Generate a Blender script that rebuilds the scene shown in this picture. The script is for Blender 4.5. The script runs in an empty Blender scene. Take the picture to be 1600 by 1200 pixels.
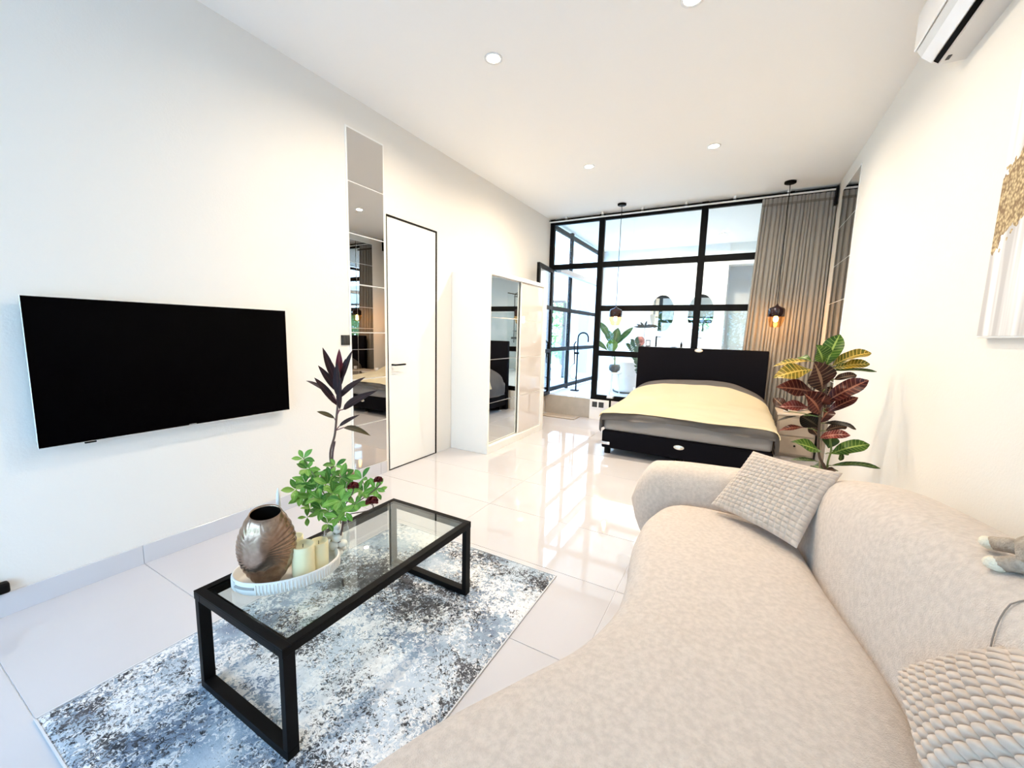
import bpy, bmesh, math, random
from mathutils import Vector, Matrix, noise
rnd = random.Random(7)
C = bpy.context.scene.collection
SC = bpy.context.scene
PI = math.pi

# ------------------------------------------------------------------ camera
FPX = 633.3
YAW, PITCH, ROLL = -0.50776, -0.12764, 0.026165
CAM = Vector((0, 0, 1.4))
def cam_axes():
    cy, sy = math.cos(YAW), math.sin(YAW); cp, sp = math.cos(PITCH), math.sin(PITCH)
    f = Vector((sy*cp, cy*cp, sp)); rt = Vector((cy, -sy, 0)); up = rt.cross(f)
    r2 = rt*math.cos(ROLL) + up*math.sin(ROLL); u2 = -rt*math.sin(ROLL) + up*math.cos(ROLL)
    return r2, u2, f
RT, UP, FW = cam_axes()
cd = bpy.data.cameras.new('camera'); cam = bpy.data.objects.new('camera', cd); C.objects.link(cam)
cd.sensor_fit = 'HORIZONTAL'; cd.sensor_width = 36; cd.lens = FPX/1600*36
cd.clip_start = 0.02; cd.clip_end = 200
cam.matrix_world = Matrix(((RT.x, UP.x, -FW.x, CAM.x), (RT.y, UP.y, -FW.y, CAM.y), (RT.z, UP.z, -FW.z, CAM.z), (0, 0, 0, 1)))
SC.camera = cam
def at(u, v, axis, val):
    "pixel of the photograph to the point where its ray meets a world plane"
    d = RT*((u-800)/FPX) - UP*((v-600)/FPX) + FW
    t = (val - CAM[axis])/d[axis]
    return CAM + d*t

# ------------------------------------------------------------------ world, exposure
SC.view_settings.view_transform = 'Standard'; SC.view_settings.look = 'None'
SC.view_settings.exposure = 1.0; SC.view_settings.gamma = 1; SC.view_settings.use_curve_mapping = False
w = bpy.data.worlds.new('sky'); SC.world = w; w.use_nodes = True
wn = w.node_tree; wn.nodes.clear()
wo = wn.nodes.new('ShaderNodeOutputWorld'); wb = wn.nodes.new('ShaderNodeBackground')
tc = wn.nodes.new('ShaderNodeTexCoord'); sx = wn.nodes.new('ShaderNodeSeparateXYZ'); cr = wn.nodes.new('ShaderNodeValToRGB')
wn.links.new(tc.outputs['Generated'], sx.inputs[0]); wn.links.new(sx.outputs['Z'], cr.inputs[0])
cr.color_ramp.elements[0].position = 0.0; cr.color_ramp.elements[0].color = (0.46, 0.70, 1.0, 1)
cr.color_ramp.elements[1].position = 0.9; cr.color_ramp.elements[1].color = (0.32, 0.57, 1.0, 1)
wn.links.new(cr.outputs[0], wb.inputs[0]); wb.inputs[1].default_value = 6.6
wn.links.new(wb.outputs[0], wo.inputs[0])
LAMP_W = 22.0      # power of each ceiling downlight

# ------------------------------------------------------------------ materials
def mat(name, col, rough=0.5, metal=0.0, spec=0.5, noise_amt=0.0, nscale=8.0, bump=0.0, bscale=60.0, sheen=0.0, coat=0.0, alpha=None, emis=None, estr=0, col2=None, detail=4.0):
    m = bpy.data.materials.new(name); m.use_nodes = True
    nt = m.node_tree; b = nt.nodes['Principled BSDF']
    c = tuple(col)+(1,)
    b.inputs['Base Color'].default_value = c
    b.inputs['Roughness'].default_value = rough; b.inputs['Metallic'].default_value = metal
    b.inputs['Specular IOR Level'].default_value = spec
    if sheen: b.inputs['Sheen Weight'].default_value = sheen
    if coat: b.inputs['Coat Weight'].default_value = coat; b.inputs['Coat Roughness'].default_value = 0.04
    if emis: b.inputs['Emission Color'].default_value = tuple(emis)+(1,); b.inputs['Emission Strength'].default_value = estr
    tcn = nt.nodes.new('ShaderNodeTexCoord')
    if noise_amt or col2:
        n = nt.nodes.new('ShaderNodeTexNoise'); n.inputs['Scale'].default_value = nscale; n.inputs['Detail'].default_value = detail
        nt.links.new(tcn.outputs['Object'], n.inputs['Vector'])
        r = nt.nodes.new('ShaderNodeValToRGB')
        c2 = col2 if col2 else tuple(max(0, x*(1-noise_amt)) for x in col)
        r.color_ramp.elements[0].color = tuple(c2)+(1,); r.color_ramp.elements[0].position = 0.35
        r.color_ramp.elements[1].color = c; r.color_ramp.elements[1].position = 0.65
        nt.links.new(n.outputs['Fac'], r.inputs[0]); nt.links.new(r.outputs[0], b.inputs['Base Color'])
    if bump:
        n = nt.nodes.new('ShaderNodeTexNoise'); n.inputs['Scale'].default_value = bscale; n.inputs['Detail'].default_value = 3
        nt.links.new(tcn.outputs['Object'], n.inputs['Vector'])
        bp = nt.nodes.new('ShaderNodeBump'); bp.inputs['Strength'].default_value = bump; bp.inputs['Distance'].default_value = 0.01
        nt.links.new(n.outputs['Fac'], bp.inputs['Height']); nt.links.new(bp.outputs[0], b.inputs['Normal'])
    return m
def thin_glass(name, tint=(1, 1, 1), refl=(0.9, 0.95, 1.0), boost=1.0):
    m = bpy.data.materials.new(name); m.use_nodes = True; nt = m.node_tree; nt.nodes.clear()
    o = nt.nodes.new('ShaderNodeOutputMaterial'); t = nt.nodes.new('ShaderNodeBsdfTransparent'); g = nt.nodes.new('ShaderNodeBsdfGlossy')
    t.inputs[0].default_value = tuple(tint)+(1,); g.inputs[0].default_value = tuple(refl)+(1,); g.inputs['Roughness'].default_value = 0.0
    # Schlick reflectance of a thin pane, the same on both of its faces
    lw = nt.nodes.new('ShaderNodeLayerWeight'); lw.inputs[0].default_value = 0.5
    pw = nt.nodes.new('ShaderNodeMath'); pw.operation = 'POWER'; pw.inputs[1].default_value = 5.0; nt.links.new(lw.outputs['Facing'], pw.inputs[0])
    f = nt.nodes.new('ShaderNodeMath'); f.operation = 'MULTIPLY_ADD'; f.inputs[1].default_value = 0.96; f.inputs[2].default_value = 0.035; nt.links.new(pw.outputs[0], f.inputs[0])
    mm = nt.nodes.new('ShaderNodeMath'); mm.operation = 'MULTIPLY'; mm.inputs[1].default_value = boost; mm.use_clamp = True
    mx = nt.nodes.new('ShaderNodeMixShader')
    nt.links.new(f.outputs[0], mm.inputs[0]); nt.links.new(mm.outputs[0], mx.inputs[0]); nt.links.new(t.outputs[0], mx.inputs[1]); nt.links.new(g.outputs[0], mx.inputs[2])
    nt.links.new(mx.outputs[0], o.inputs[0])
    return m
M = {}
M['wall'] = mat('wall_paint', (0.79, 0.765, 0.715), 0.7, bump=0.08, bscale=90)
M['ceil'] = mat('ceiling_paint', (0.88, 0.865, 0.83), 0.8)
M['tile'] = mat('floor_tile', (0.60, 0.58, 0.595), 0.035, spec=0.75, noise_amt=0.05, nscale=1.3, bump=0.012, bscale=5)
M['grout'] = mat('grout', (0.74, 0.74, 0.76), 0.5)
M['base'] = mat('baseboard_tile', (0.60, 0.60, 0.63), 0.15)
M['black'] = mat('black_metal', (0.0025, 0.0025, 0.003), 0.5, spec=0.12)
M['blackgloss'] = mat('black_gloss', (0.0005, 0.0005, 0.001), 0.25, spec=0.03)
M['blackfab'] = mat('black_fabric', (0.003, 0.003, 0.006), 0.75, spec=0.1, bump=0.1, bscale=300)
M['white'] = mat('white_paint', (0.86, 0.86, 0.83), 0.45)
M['whitegloss'] = mat('white_gloss', (0.88, 0.88, 0.88), 0.12)
M['doorw'] = mat('door_white', (0.84, 0.835, 0.80), 0.5)
M['grey'] = mat('dark_grey_plastic', (0.03, 0.032, 0.033), 0.5)
M['silver'] = mat('silver_trim', (0.8, 0.8, 0.8), 0.25, metal=0.6)
M['chrome'] = mat('chrome', (0.8, 0.8, 0.82), 0.12, metal=1)
M['mirror'] = mat('mirror_silver', (0.60, 0.59, 0.58), 0.0, metal=1)
M['mirrorw'] = mat('mirror_wardrobe', (0.74, 0.76, 0.74), 0.0, metal=1)
M['mirrorb'] = mat('mirror_bathroom', (0.9, 0.9, 0.88), 0.0, metal=1)
M['mirroredge'] = mat('mirror_edge', (0.88, 0.88, 0.85), 0.3)
M['pinkglass'] = mat('lacquered_glass', (0.70, 0.65, 0.62), 0.02, spec=0.9, coat=0.4)
M['glass'] = thin_glass('clear_glass', (0.97, 0.99, 0.985))
M['tglass'] = thin_glass('table_glass', (0.87, 0.90, 0.88), boost=1.5)
M['vglass'] = thin_glass('vase_glass', (0.93, 0.96, 0.95), boost=1.2)
M['amber'] = thin_glass('amber_glass', (0.95, 0.74, 0.48), (1, .8, .55), boost=2.0)
M['smoke'] = mat('smoked_glass', (0.02, 0.006, 0.008), 0.08)
M['sofa'] = mat('sofa_chenille', (0.66, 0.565, 0.485), 0.9, spec=0.15, nscale=55, col2=(0.56, 0.475, 0.405), bump=0.5, bscale=260, sheen=0.3, detail=10)
M['pillow'] = mat('popcorn_fabric', (0.64, 0.53, 0.44), 0.95, spec=0.1, noise_amt=0.15, nscale=40, sheen=0.3)
M['seam'] = mat('seam_thread', (0.24, 0.20, 0.17), 0.9)
M['sheet'] = mat('grey_sheet', (0.30, 0.285, 0.275), 0.85, spec=0.1, bump=0.15, bscale=150)
M['duvet'] = mat('grey_duvet', (0.25, 0.235, 0.23), 0.85, spec=0.1, noise_amt=0.1, bump=0.15, bscale=60)
M['cream'] = mat('cream_blanket', (0.94, 0.86, 0.66), 0.85, spec=0.1, nscale=3, col2=(0.93, 0.84, 0.62), bump=0.2, bscale=160)
M['curtain'] = mat('curtain_fabric', (0.33, 0.31, 0.28), 0.9, spec=0.05, bump=0.1, bscale=300)
M['candle'] = mat('ivory_wax', (0.92, 0.83, 0.52), 0.5)
M['wax'] = mat('white_wax', (0.88, 0.88, 0.86), 0.4)
M['tray'] = mat('tray_white', (0.84, 0.80, 0.74), 0.5)
M['stone'] = mat('pebble', (0.88, 0.84, 0.78), 0.35, noise_amt=0.12, nscale=30)
M['trunk'] = mat('plant_stem', (0.10, 0.06, 0.04), 0.7)
M['gstem'] = mat('green_stem', (0.16, 0.22, 0.06), 0.6)
M['wood'] = mat('pale_wood', (0.52, 0.43, 0.34), 0.5, noise_amt=0.2, nscale=4)
M['plush'] = mat('plush_grey', (0.50, 0.42, 0.34), 1.0, spec=0.05, noise_amt=0.3, nscale=60, bump=0.6, bscale=200)
M['plushc'] = mat('plush_cream', (0.80, 0.73, 0.58), 1.0, spec=0.05, bump=0.6, bscale=200)
M['tub'] = mat('tub_acrylic', (0.80, 0.81, 0.84), 0.2)
M['mat'] = mat('door_mat', (0.42, 0.35, 0.28), 0.95)
M['rose'] = mat('rose_petal', (0.16, 0.004, 0.008), 0.6, noise_amt=0.5, nscale=60)
M['blush'] = mat('blush_petal', (0.68, 0.52, 0.44), 0.6)
M['pot'] = mat('charcoal_pot', (0.05, 0.06, 0.07), 0.5)
M['copper'] = mat('copper_glaze', (0.30, 0.10, 0.07), 0.2, metal=0.6)
M['btile'] = mat('bathroom_floor', (0.80, 0.80, 0.80), 0.12)
M['bwall'] = mat('bathroom_wall', (0.90, 0.89, 0.88), 0.6)
M['marble'] = mat('marble_panel', (0.78, 0.82, 0.82), 0.15, nscale=2.5, col2=(0.62, 0.68, 0.70), detail=8)
M['ground'] = mat('terrace', (0.62, 0.62, 0.60), 0.8, noise_amt=0.1)
M['lawn'] = mat('lawn', (0.20, 0.34, 0.10), 0.9, noise_amt=0.4, nscale=20)
M['foliage'] = mat('hedge_leaf', (0.22, 0.42, 0.10), 0.6, nscale=3, col2=(0.10, 0.25, 0.05))
M['lampface'] = mat('lamp_face', (1, 1, 1), 0.5, emis=(1, 0.86, 0.62), estr=22)
M['bulb'] = mat('bulb_glow', (1, 0.8, 0.5), 0.5, emis=(1, 0.62, 0.25), estr=30)
M['acw'] = mat('ac_plastic', (0.66, 0.65, 0.63), 0.35)
M['yellow'] = mat('pale_yellow_plastic', (0.85, 0.80, 0.50), 0.5)

def rug_mat():
    m = bpy.data.materials.new('rug_pile'); m.use_nodes = True; nt = m.node_tree; b = nt.nodes['Principled BSDF']
    b.inputs['Roughness'].default_value = 0.95; b.inputs['Specular IOR Level'].default_value = 0.1
    tcn = nt.nodes.new('ShaderNodeTexCoord')
    def nz(s, d, r=0.6, off=0, dist=0.0):
        mp = nt.nodes.new('ShaderNodeMapping'); mp.inputs['Location'].default_value = (off, off*.7, 0)
        nt.links.new(tcn.outputs['Object'], mp.inputs[0])
        n = nt.nodes.new('ShaderNodeTexNoise'); n.inputs['Scale'].default_value = s; n.inputs['Detail'].default_value = d; n.inputs['Roughness'].default_value = r
        n.inputs['Distortion'].default_value = dist
        nt.links.new(mp.outputs[0], n.inputs['Vector']); return n.outputs['Fac']
    def ramp(fac, pts):
        r = nt.nodes.new('ShaderNodeValToRGB'); e = r.color_ramp.elements
        while len(e) < len(pts): e.new(0.5)
        for k, (p, c) in enumerate(pts):
            e[k].position = p; e[k].color = tuple(c)+(1,)
        nt.links.new(fac, r.inputs[0]); return r.outputs[0]
    def mix(f, a, c):
        x = nt.nodes.new('ShaderNodeMix'); x.data_type = 'RGBA'
        nt.links.new(f, x.inputs[0]); nt.links.new(a, x.inputs[6]); nt.links.new(c, x.inputs[7]); return x.outputs[2]
    def math_(op, a, bb):
        x = nt.nodes.new('ShaderNodeMath'); x.operation = op
        for k, s in enumerate((a, bb)):
            if isinstance(s, (int, float)): x.inputs[k].default_value = s
            else: nt.links.new(s, x.inputs[k])
        return x.outputs[0]
    ground = ramp(math_('ADD', math_('MULTIPLY', nz(3.0, 3, 0.5), 0.75), math_('MULTIPLY', nz(26, 4, 0.7, 1.7), 0.25)), [(0.40, (0.20, 0.25, 0.33)), (0.48, (0.33, 0.41, 0.50)), (0.58, (0.52, 0.59, 0.66))])
    wz = nz(3.4, 3, 0.55, 5.3); wf = nz(44, 5, 0.8, 2.1, 0.8)
    wmask = ramp(math_('ADD', math_('MULTIPLY', wz, 0.7), math_('MULTIPLY', wf, 1.0)), [(0.84, (0, 0, 0)), (0.862, (1, 1, 1))])
    white = ramp(nz(60, 2), [(0.3, (0.66, 0.67, 0.68)), (0.7, (0.86, 0.86, 0.86))])
    c1 = mix(wmask, ground, white)
    dz = nz(2.6, 3, 0.6, 9.7); df = nz(62, 4, 0.85, 3.3, 0.8)
    dmask = ramp(math_('ADD', math_('MULTIPLY', dz, 0.8), math_('MULTIPLY', df, 1.0)), [(0.945, (0, 0, 0)), (0.965, (1, 1, 1))])
    dark = ramp(nz(20, 2), [(0.4, (0.045, 0.045, 0.05)), (0.7, (0.12, 0.12, 0.13))])
    c2 = mix(dmask, c1, dark)
    nt.links.new(c2, b.inputs['Base Color'])
    bp = nt.nodes.new('ShaderNodeBump'); bp.inputs['Strength'].default_value = 0.4; bp.inputs['Distance'].default_value = 0.004
    nt.links.new(nz(170, 2), bp.inputs['Height']); nt.links.new(bp.outputs[0], b.inputs['Normal'])
    return m
M['rug'] = rug_mat()

def vase_mat():
    m = bpy.data.materials.new('bronze_ribbed'); m.use_nodes = True; nt = m.node_tree; b = nt.nodes['Principled BSDF']
    b.inputs['Metallic'].default_value = 0.95; b.inputs['Roughness'].default_value = 0.22
    tcn = nt.nodes.new('ShaderNodeTexCoord')
    n = nt.nodes.new('ShaderNodeTexNoise'); n.inputs['Scale'].default_value = 60; nt.links.new(tcn.outputs['Object'], n.inputs['Vector'])
    r = nt.nodes.new('ShaderNodeValToRGB'); r.color_ramp.elements[0].color = (0.20, 0.12, 0.08, 1); r.color_ramp.elements[1].color = (0.52, 0.36, 0.26, 1)
    nt.links.new(n.outputs['Fac'], r.inputs[0]); nt.links.new(r.outputs[0], b.inputs['Base Color'])
    bp = nt.nodes.new('ShaderNodeBump'); bp.inputs['Strength'].default_value = 0.25; bp.inputs['Distance'].default_value = 0.002
    nt.links.new(n.outputs['Fac'], bp.inputs['Height']); nt.links.new(bp.outputs[0], b.inputs['Normal'])
    return m
M['bronze'] = vase_mat()

def leaf_mat(name, ca, cb, vein, vw=0.05, nv=11.0, side=0.5, rough=0.35):
    "leaf with midrib and side veins; u runs along the leaf, v across"
    m = bpy.data.materials.new(name); m.use_nodes = True; nt = m.node_tree; b = nt.nodes['Principled BSDF']
    b.inputs['Roughness'].default_value = rough; b.inputs['Specular IOR Level'].default_value = 0.22
    uv = nt.nodes.new('ShaderNodeUVMap'); s = nt.nodes.new('ShaderNodeSeparateXYZ'); nt.links.new(uv.outputs[0], s.inputs[0])
    def mt(op, a, c=None):
        x = nt.nodes.new('ShaderNodeMath'); x.operation = op
        for k, q in enumerate((a, c)):
            if q is None: continue
            if isinstance(q, (int, float)): x.inputs[k].default_value = q
            else: nt.links.new(q, x.inputs[k])
        return x.outputs[0]
    av = mt('ABSOLUTE', mt('SUBTRACT', s.outputs[1], 0.5))
    mid = mt('LESS_THAN', av, vw)
    ph = mt('SUBTRACT', mt('MULTIPLY', s.outputs[0], nv), mt('MULTIPLY', av, 2.2))
    sv = mt('LESS_THAN', mt('FRACT', ph), 0.20 if side else -1)
    tot = mt('MAXIMUM', mid, mt('MULTIPLY', sv, side))
    n = nt.nodes.new('ShaderNodeTexNoise'); n.inputs['Scale'].default_value = 14
    tcn = nt.nodes.new('ShaderNodeTexCoord'); nt.links.new(tcn.outputs['Object'], n.inputs['Vector'])
    r = nt.nodes.new('ShaderNodeValToRGB'); r.color_ramp.elements[0].position = .4; r.color_ramp.elements[1].position = .62
    r.color_ramp.elements[0].color = tuple(ca)+(1,); r.color_ramp.elements[1].color = tuple(cb)+(1,)
    nt.links.new(n.outputs['Fac'], r.inputs[0])
    x = nt.nodes.new('ShaderNodeMix'); x.data_type = 'RGBA'; x.inputs[7].default_value = tuple(vein)+(1,)
    nt.links.new(tot, x.inputs[0]); nt.links.new(r.outputs[0], x.inputs[6]); nt.links.new(x.outputs[2], b.inputs['Base Color'])
    return m
LM = {
 'green': leaf_mat('croton_green', (0.02625, 0.075, 0.009), (0.0675, 0.1425, 0.015), (0.315, 0.4025, 0.0875)),
 'dgreen': leaf_mat('croton_dark_green', (0.014, 0.035, 0.007), (0.035, 0.07, 0.014), (0.17, 0.238, 0.068)),
 'yellow': leaf_mat('croton_yellow', (0.0975, 0.0975, 0.01125), (0.27, 0.165, 0.015), (0.6562, 0.4375, 0.0875), side=0.9),
 'red': leaf_mat('croton_red', (0.035, 0.004, 0.004), (0.08, 0.011, 0.0075), (0.3375, 0.12, 0.0675)),
 'maroon': leaf_mat('croton_maroon', (0.0168, 0.0054, 0.0042), (0.042, 0.0108, 0.0072), (0.288, 0.16, 0.088)),
 'bright': leaf_mat('croton_bright_red', (0.096, 0.0072, 0.006), (0.21, 0.036, 0.024), (0.48, 0.2, 0.144)),
 'dark': leaf_mat('croton_near_black', (0.0084, 0.0056, 0.0042), (0.021, 0.014, 0.007), (0.085, 0.0595, 0.034)),
 'ti': leaf_mat('cordyline_leaf', (0.015, 0.005, 0.006), (0.0325, 0.01, 0.009), (0.0675, 0.0225, 0.0225), side=0),
 'tired': leaf_mat('cordyline_red_leaf', (0.108, 0.009, 0.024), (0.18, 0.03, 0.018), (0.24, 0.08, 0.064), side=0),
 'tiol': leaf_mat('cordyline_olive_leaf', (0.05, 0.035, 0.015), (0.09, 0.06, 0.02), (0.14, 0.1, 0.05), side=0),
 'spring': leaf_mat('spring_leaf', (0.123, 0.2952, 0.041), (0.2214, 0.4264, 0.082), (0.3458, 0.546, 0.1638), vw=0.03, side=0),
 'spring2': leaf_mat('spring_leaf_deep', (0.045, 0.15, 0.0225), (0.0975, 0.24, 0.0375), (0.2188, 0.3675, 0.105), vw=0.03, side=0),
 'fiddle': leaf_mat('broad_leaf', (0.03, 0.11, 0.035), (0.06, 0.19, 0.05), (0.16, 0.30, 0.12), vw=0.03, side=0.3),
 'zz': leaf_mat('deep_green_leaf', (0.015, 0.06, 0.025), (0.03, 0.10, 0.04), (0.08, 0.16, 0.08), vw=0.03, side=0),
}

# ------------------------------------------------------------------ helpers
def origin(o):
    v = Vector((0, 0, 0))
    while o is not None:
        v += o.location; o = o.parent
    return v
def obj(name, bm, m, parent=None, smooth=False, loc=None):
    "bm is in world coordinates; the object gets its own origin"
    me = bpy.data.meshes.new(name)
    if parent is not None: off = origin(parent); l = Vector((0, 0, 0))
    else:
        if loc is None:
            xs = [v.co for v in bm.verts]
            loc = Vector(((min(c.x for c in xs)+max(c.x for c in xs))/2, (min(c.y for c in xs)+max(c.y for c in xs))/2, min(c.z for c in xs)))
        off = Vector(loc); l = off
    bmesh.ops.translate(bm, verts=bm.verts, vec=-off)
    bmesh.ops.recalc_face_normals(bm, faces=bm.faces)
    if smooth:
        for f in bm.faces: f.smooth = True
    bm.to_mesh(me); bm.free()
    for mm in (m if isinstance(m, (list, tuple)) else [m]): me.materials.append(mm)
    o = bpy.data.objects.new(name, me); C.objects.link(o)
    if parent is not None: o.parent = parent
    o.location = l
    return o
def thing(name, label, cat, loc=(0, 0, 0), group=None):
    o = bpy.data.objects.new(name, None); C.objects.link(o); o.location = loc
    o.empty_display_size = 0.05
    return tag(o, label, cat, group)
def tag(o, label, cat, group=None):
    o['label'] = label; o['category'] = cat
    if group: o['group'] = group
    return o
def struct(name, bm, m, parent=None, **k):
    o = obj(name, bm, m, parent, **k)
    if parent is None: o['kind'] = 'structure'
    return o
def sempty(name, loc=(0, 0, 0)):
    o = bpy.data.objects.new(name, None); C.objects.link(o); o.location = loc; o['kind'] = 'structure'; o.empty_display_size = 0.05
    return o
def B(): return bmesh.new()
def box(x0, x1, y0, y1, z0, z1, bev=0.0, seg=2, bm=None):
    t = B()
    vs = [t.verts.new((x, y, z)) for x in (x0, x1) for y in (y0, y1) for z in (z0, z1)]
    for q in ((0, 1, 3, 2), (4, 6, 7, 5), (0, 4, 5, 1), (2, 3, 7, 6), (0, 2, 6, 4), (1, 5, 7, 3)): t.faces.new([vs[i] for i in q])
    bmesh.ops.recalc_face_normals(t, faces=t.faces)
    if bev: bmesh.ops.bevel(t, geom=list(t.edges), offset=bev, segments=seg, affect='EDGES', profile=0.6)
    if bm is None: return t
    join(bm, t); return bm
def join(bm, t):
    me = bpy.data.meshes.new('tmp'); t.to_mesh(me); t.free(); bm.from_mesh(me); bpy.data.meshes.remove(me)
def rings(bm, rs, closed=True, cap0=True, cap1=True, uv=False):
    vr = [[bm.verts.new(p) for p in r] for r in rs]
    n = len(vr[0])
    for a, b in zip(vr[:-1], vr[1:]):
        for i in range(n if closed else n-1):
            j = (i+1) % n
            try: bm.faces.new((a[i], a[j], b[j], b[i]))
            except ValueError: pass
    if closed and cap0 and n > 2: bm.faces.new(list(reversed(vr[0])))
    if closed and cap1 and n > 2: bm.faces.new(vr[-1])
    return vr
def lathe(cx, cy, prof, n=24, bm=None, cap0=True, cap1=True):
    bm = bm or B()
    rings(bm, [[Vector((cx+r*math.cos(2*PI*i/n), cy+r*math.sin(2*PI*i/n), z)) for i in range(n)] for r, z in prof], True, cap0, cap1)
    return bm
def tube(pts, rad, n=8, bm=None):
    bm = bm or B(); pts = [Vector(p) for p in pts]
    if not isinstance(rad, (list, tuple)): rad = [rad]*len(pts)
    rs = []; prev = None
    for i, p in enumerate(pts):
        d = (pts[min(i+1, len(pts)-1)] - pts[max(i-1, 0)]).normalized()
        a = prev if prev is not None else (Vector((0, 0, 1)) if abs(d.z) < .9 else Vector((1, 0, 0)))
        s = (a - d*a.dot(d)).normalized(); t = d.cross(s); prev = s
        rs.append([p + (s*math.cos(2*PI*k/n)+t*math.sin(2*PI*k/n))*rad[i] for k in range(n)])
    rings(bm, rs); return bm
def catmull(P, per=6, closed=False):
    P = [Vector(p) for p in P]; n = len(P); out = []
    rng = range(n) if closed else range(n-1)
    for i in rng:
        g = (lambda k: P[k % n]) if closed else (lambda k: P[max(0, min(n-1, k))])
        a, b, c, d = g(i-1), g(i), g(i+1), g(i+2)
        for k in range(per):
            t = k/per
            out.append(0.5*((2*b)+(-a+c)*t+(2*a-5*b+4*c-d)*t*t+(-a+3*b-3*c+d)*t**3))
    if not closed: out.append(P[-1])
    return out
def ellipsoid(c, r, bm=None, u=16, v=10, rot=None, jit=0):
    t = B(); bmesh.ops.create_uvsphere(t, u_segments=u, v_segments=v, radius=1)
    for q in t.verts:
        p = Vector((q.co.x*r[0], q.co.y*r[1], q.co.z*r[2]))
        if jit: p *= 1+jit*noise.noise(q.co*1.7+Vector(c)*9)
        if rot: p = rot @ p
        q.co = p+Vector(c)
    if bm is None: return t
    join(bm, t); return bm
def leaf(base, tip, width, sag=0.0, fold=0.25, up=None, seg=7, wpos=0.5, wave=0.0, bm=None, uvs=None):
    "a curved, folded leaf blade with uv along and across"
    base = Vector(base); tip = Vector(tip); L = (tip-base).length; d = (tip-base).normalized()
    up = Vector(up) if up is not None else Vector((0, 0, 1))
    if abs(d.dot(up)) > 0.93: up = Vector((0.3, -0.9, 0.3))
    s = d.cross(up).normalized(); nrm = s.cross(d).normalized()
    bm = bm or B(); uvl = bm.loops.layers.uv.verify()
    rows = []
    for i in range(seg+1):
        t = i/seg
        c = base + (tip-base)*t + nrm*(sag*L*4*t*(1-t))
        wpro = (math.sin(PI*min(1, t**(math.log(.5)/math.log(wpos))))**0.8) if 0 < t < 1 else 0.02
        wd = width/2*max(wpro, 0.03)
        wv = wave*width*math.sin(t*9)
        rows.append([bm.verts.new(c - s*wd + nrm*(fold*wd+wv)), bm.verts.new(c), bm.verts.new(c + s*wd + nrm*(fold*wd-wv))])
    for i in range(seg):
        for k in range(2):
            f = bm.faces.new((rows[i][k], rows[i+1][k], rows[i+1][k+1], rows[i][k+1])); f.smooth = True
            for lp, (a, b_) in zip(f.loops, ((i, k), (i+1, k), (i+1, k+1), (i, k+1))):
                lp[uvl].uv = (a/seg, b_/2)
    return bm

XL, XR, ZC = -2.94, 0.885, 3.275
YB, YP = -2.3, 6.5            # rear wall, glass partition
BZ = 0.33                     # bathroom floor height
YE = 9.42                     # bathroom end wall

# ------------------------------------------------------------------ room shell
floor = struct('floor', box(XL-0.1, XR+0.1, YB-0.1, YP+0.1, -0.12, -0.003), M['grout'], loc=(0, 0, 0))
xj = [XL+0.002, -1.68, -0.48, XR-0.002]; ty = [0.3+0.6*k for k in range(-5, 12)]
ty = [y for y in ty if YB < y < YP]; ty = [YB+.002]+ty+[YP-.002]
G = 0.0016
tm = {}
for i in range(3):
    for j in range(len(ty)-1):
        wx, wy = round(xj[i+1]-xj[i], 3), round(ty[j+1]-ty[j], 3)
        key = (wx, wy)
        if key not in tm:
            bm = box(G, wx-G, G, wy-G, -0.02, 0.0, 0.0008, 1)
            me = bpy.data.meshes.new('tile'); bm.to_mesh(me); bm.free(); me.materials.append(M['tile']); tm[key] = me
        o = bpy.data.objects.new('tile', tm[key]); C.objects.link(o); o.parent = floor; o.location = (xj[i], ty[j], 0)
wl = struct('wall_left', box(XL-0.12, XL, YB, YP+0.02, 0, ZC), M['wall'])
wr = struct('wall_right', box(XR, XR+0.12, YB, YP, 0, ZC), M['wall'])
ce = struct('ceiling', box(XL-0.12, 2.3, YB-0.12, 10.6, ZC, ZC+0.1), M['ceil'])
# rear wall around a large window behind the camera
bm = box(XL-.12, XR+.12, YB-.12, YB, 0, 0.12); box(XL-.12, XR+.12, YB-.12, YB, 2.35, ZC, bm=bm)
box(XL-.12, XL+.25, YB-.12, YB, 0.12, 2.35, bm=bm); box(XR-.12, XR+.12, YB-.12, YB, 0.12, 2.35, bm=bm)
struct('wall_rear', bm, M['wall'])
# baseboard of tiles
bb = sempty('baseboard_left', (XL, 0, 0))
ys = [YB+.01] + [0.3+0.6*k for k in range(-4, 5) if 0.3+0.6*k < 2.78] + [2.78]
for a, b_ in zip(ys[:-1], ys[1:]):
    obj('tile', box(XL, XL+0.012, a+.001, b_-.001, 0.0, 0.112, 0.001, 1), M['base'], bb)
bb = sempty('baseboard_right', (XR, 0, 0))
ys = [YB+.01] + [0.3+0.6*k for k in range(-4, 11)] + [YP-.02]
for a, b_ in zip(ys[:-1], ys[1:]):
    if b_ > a: obj('tile', box(XR-0.012, XR, a+.001, b_-.001, 0.0, 0.112, 0.001, 1), M['base'], bb)

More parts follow.
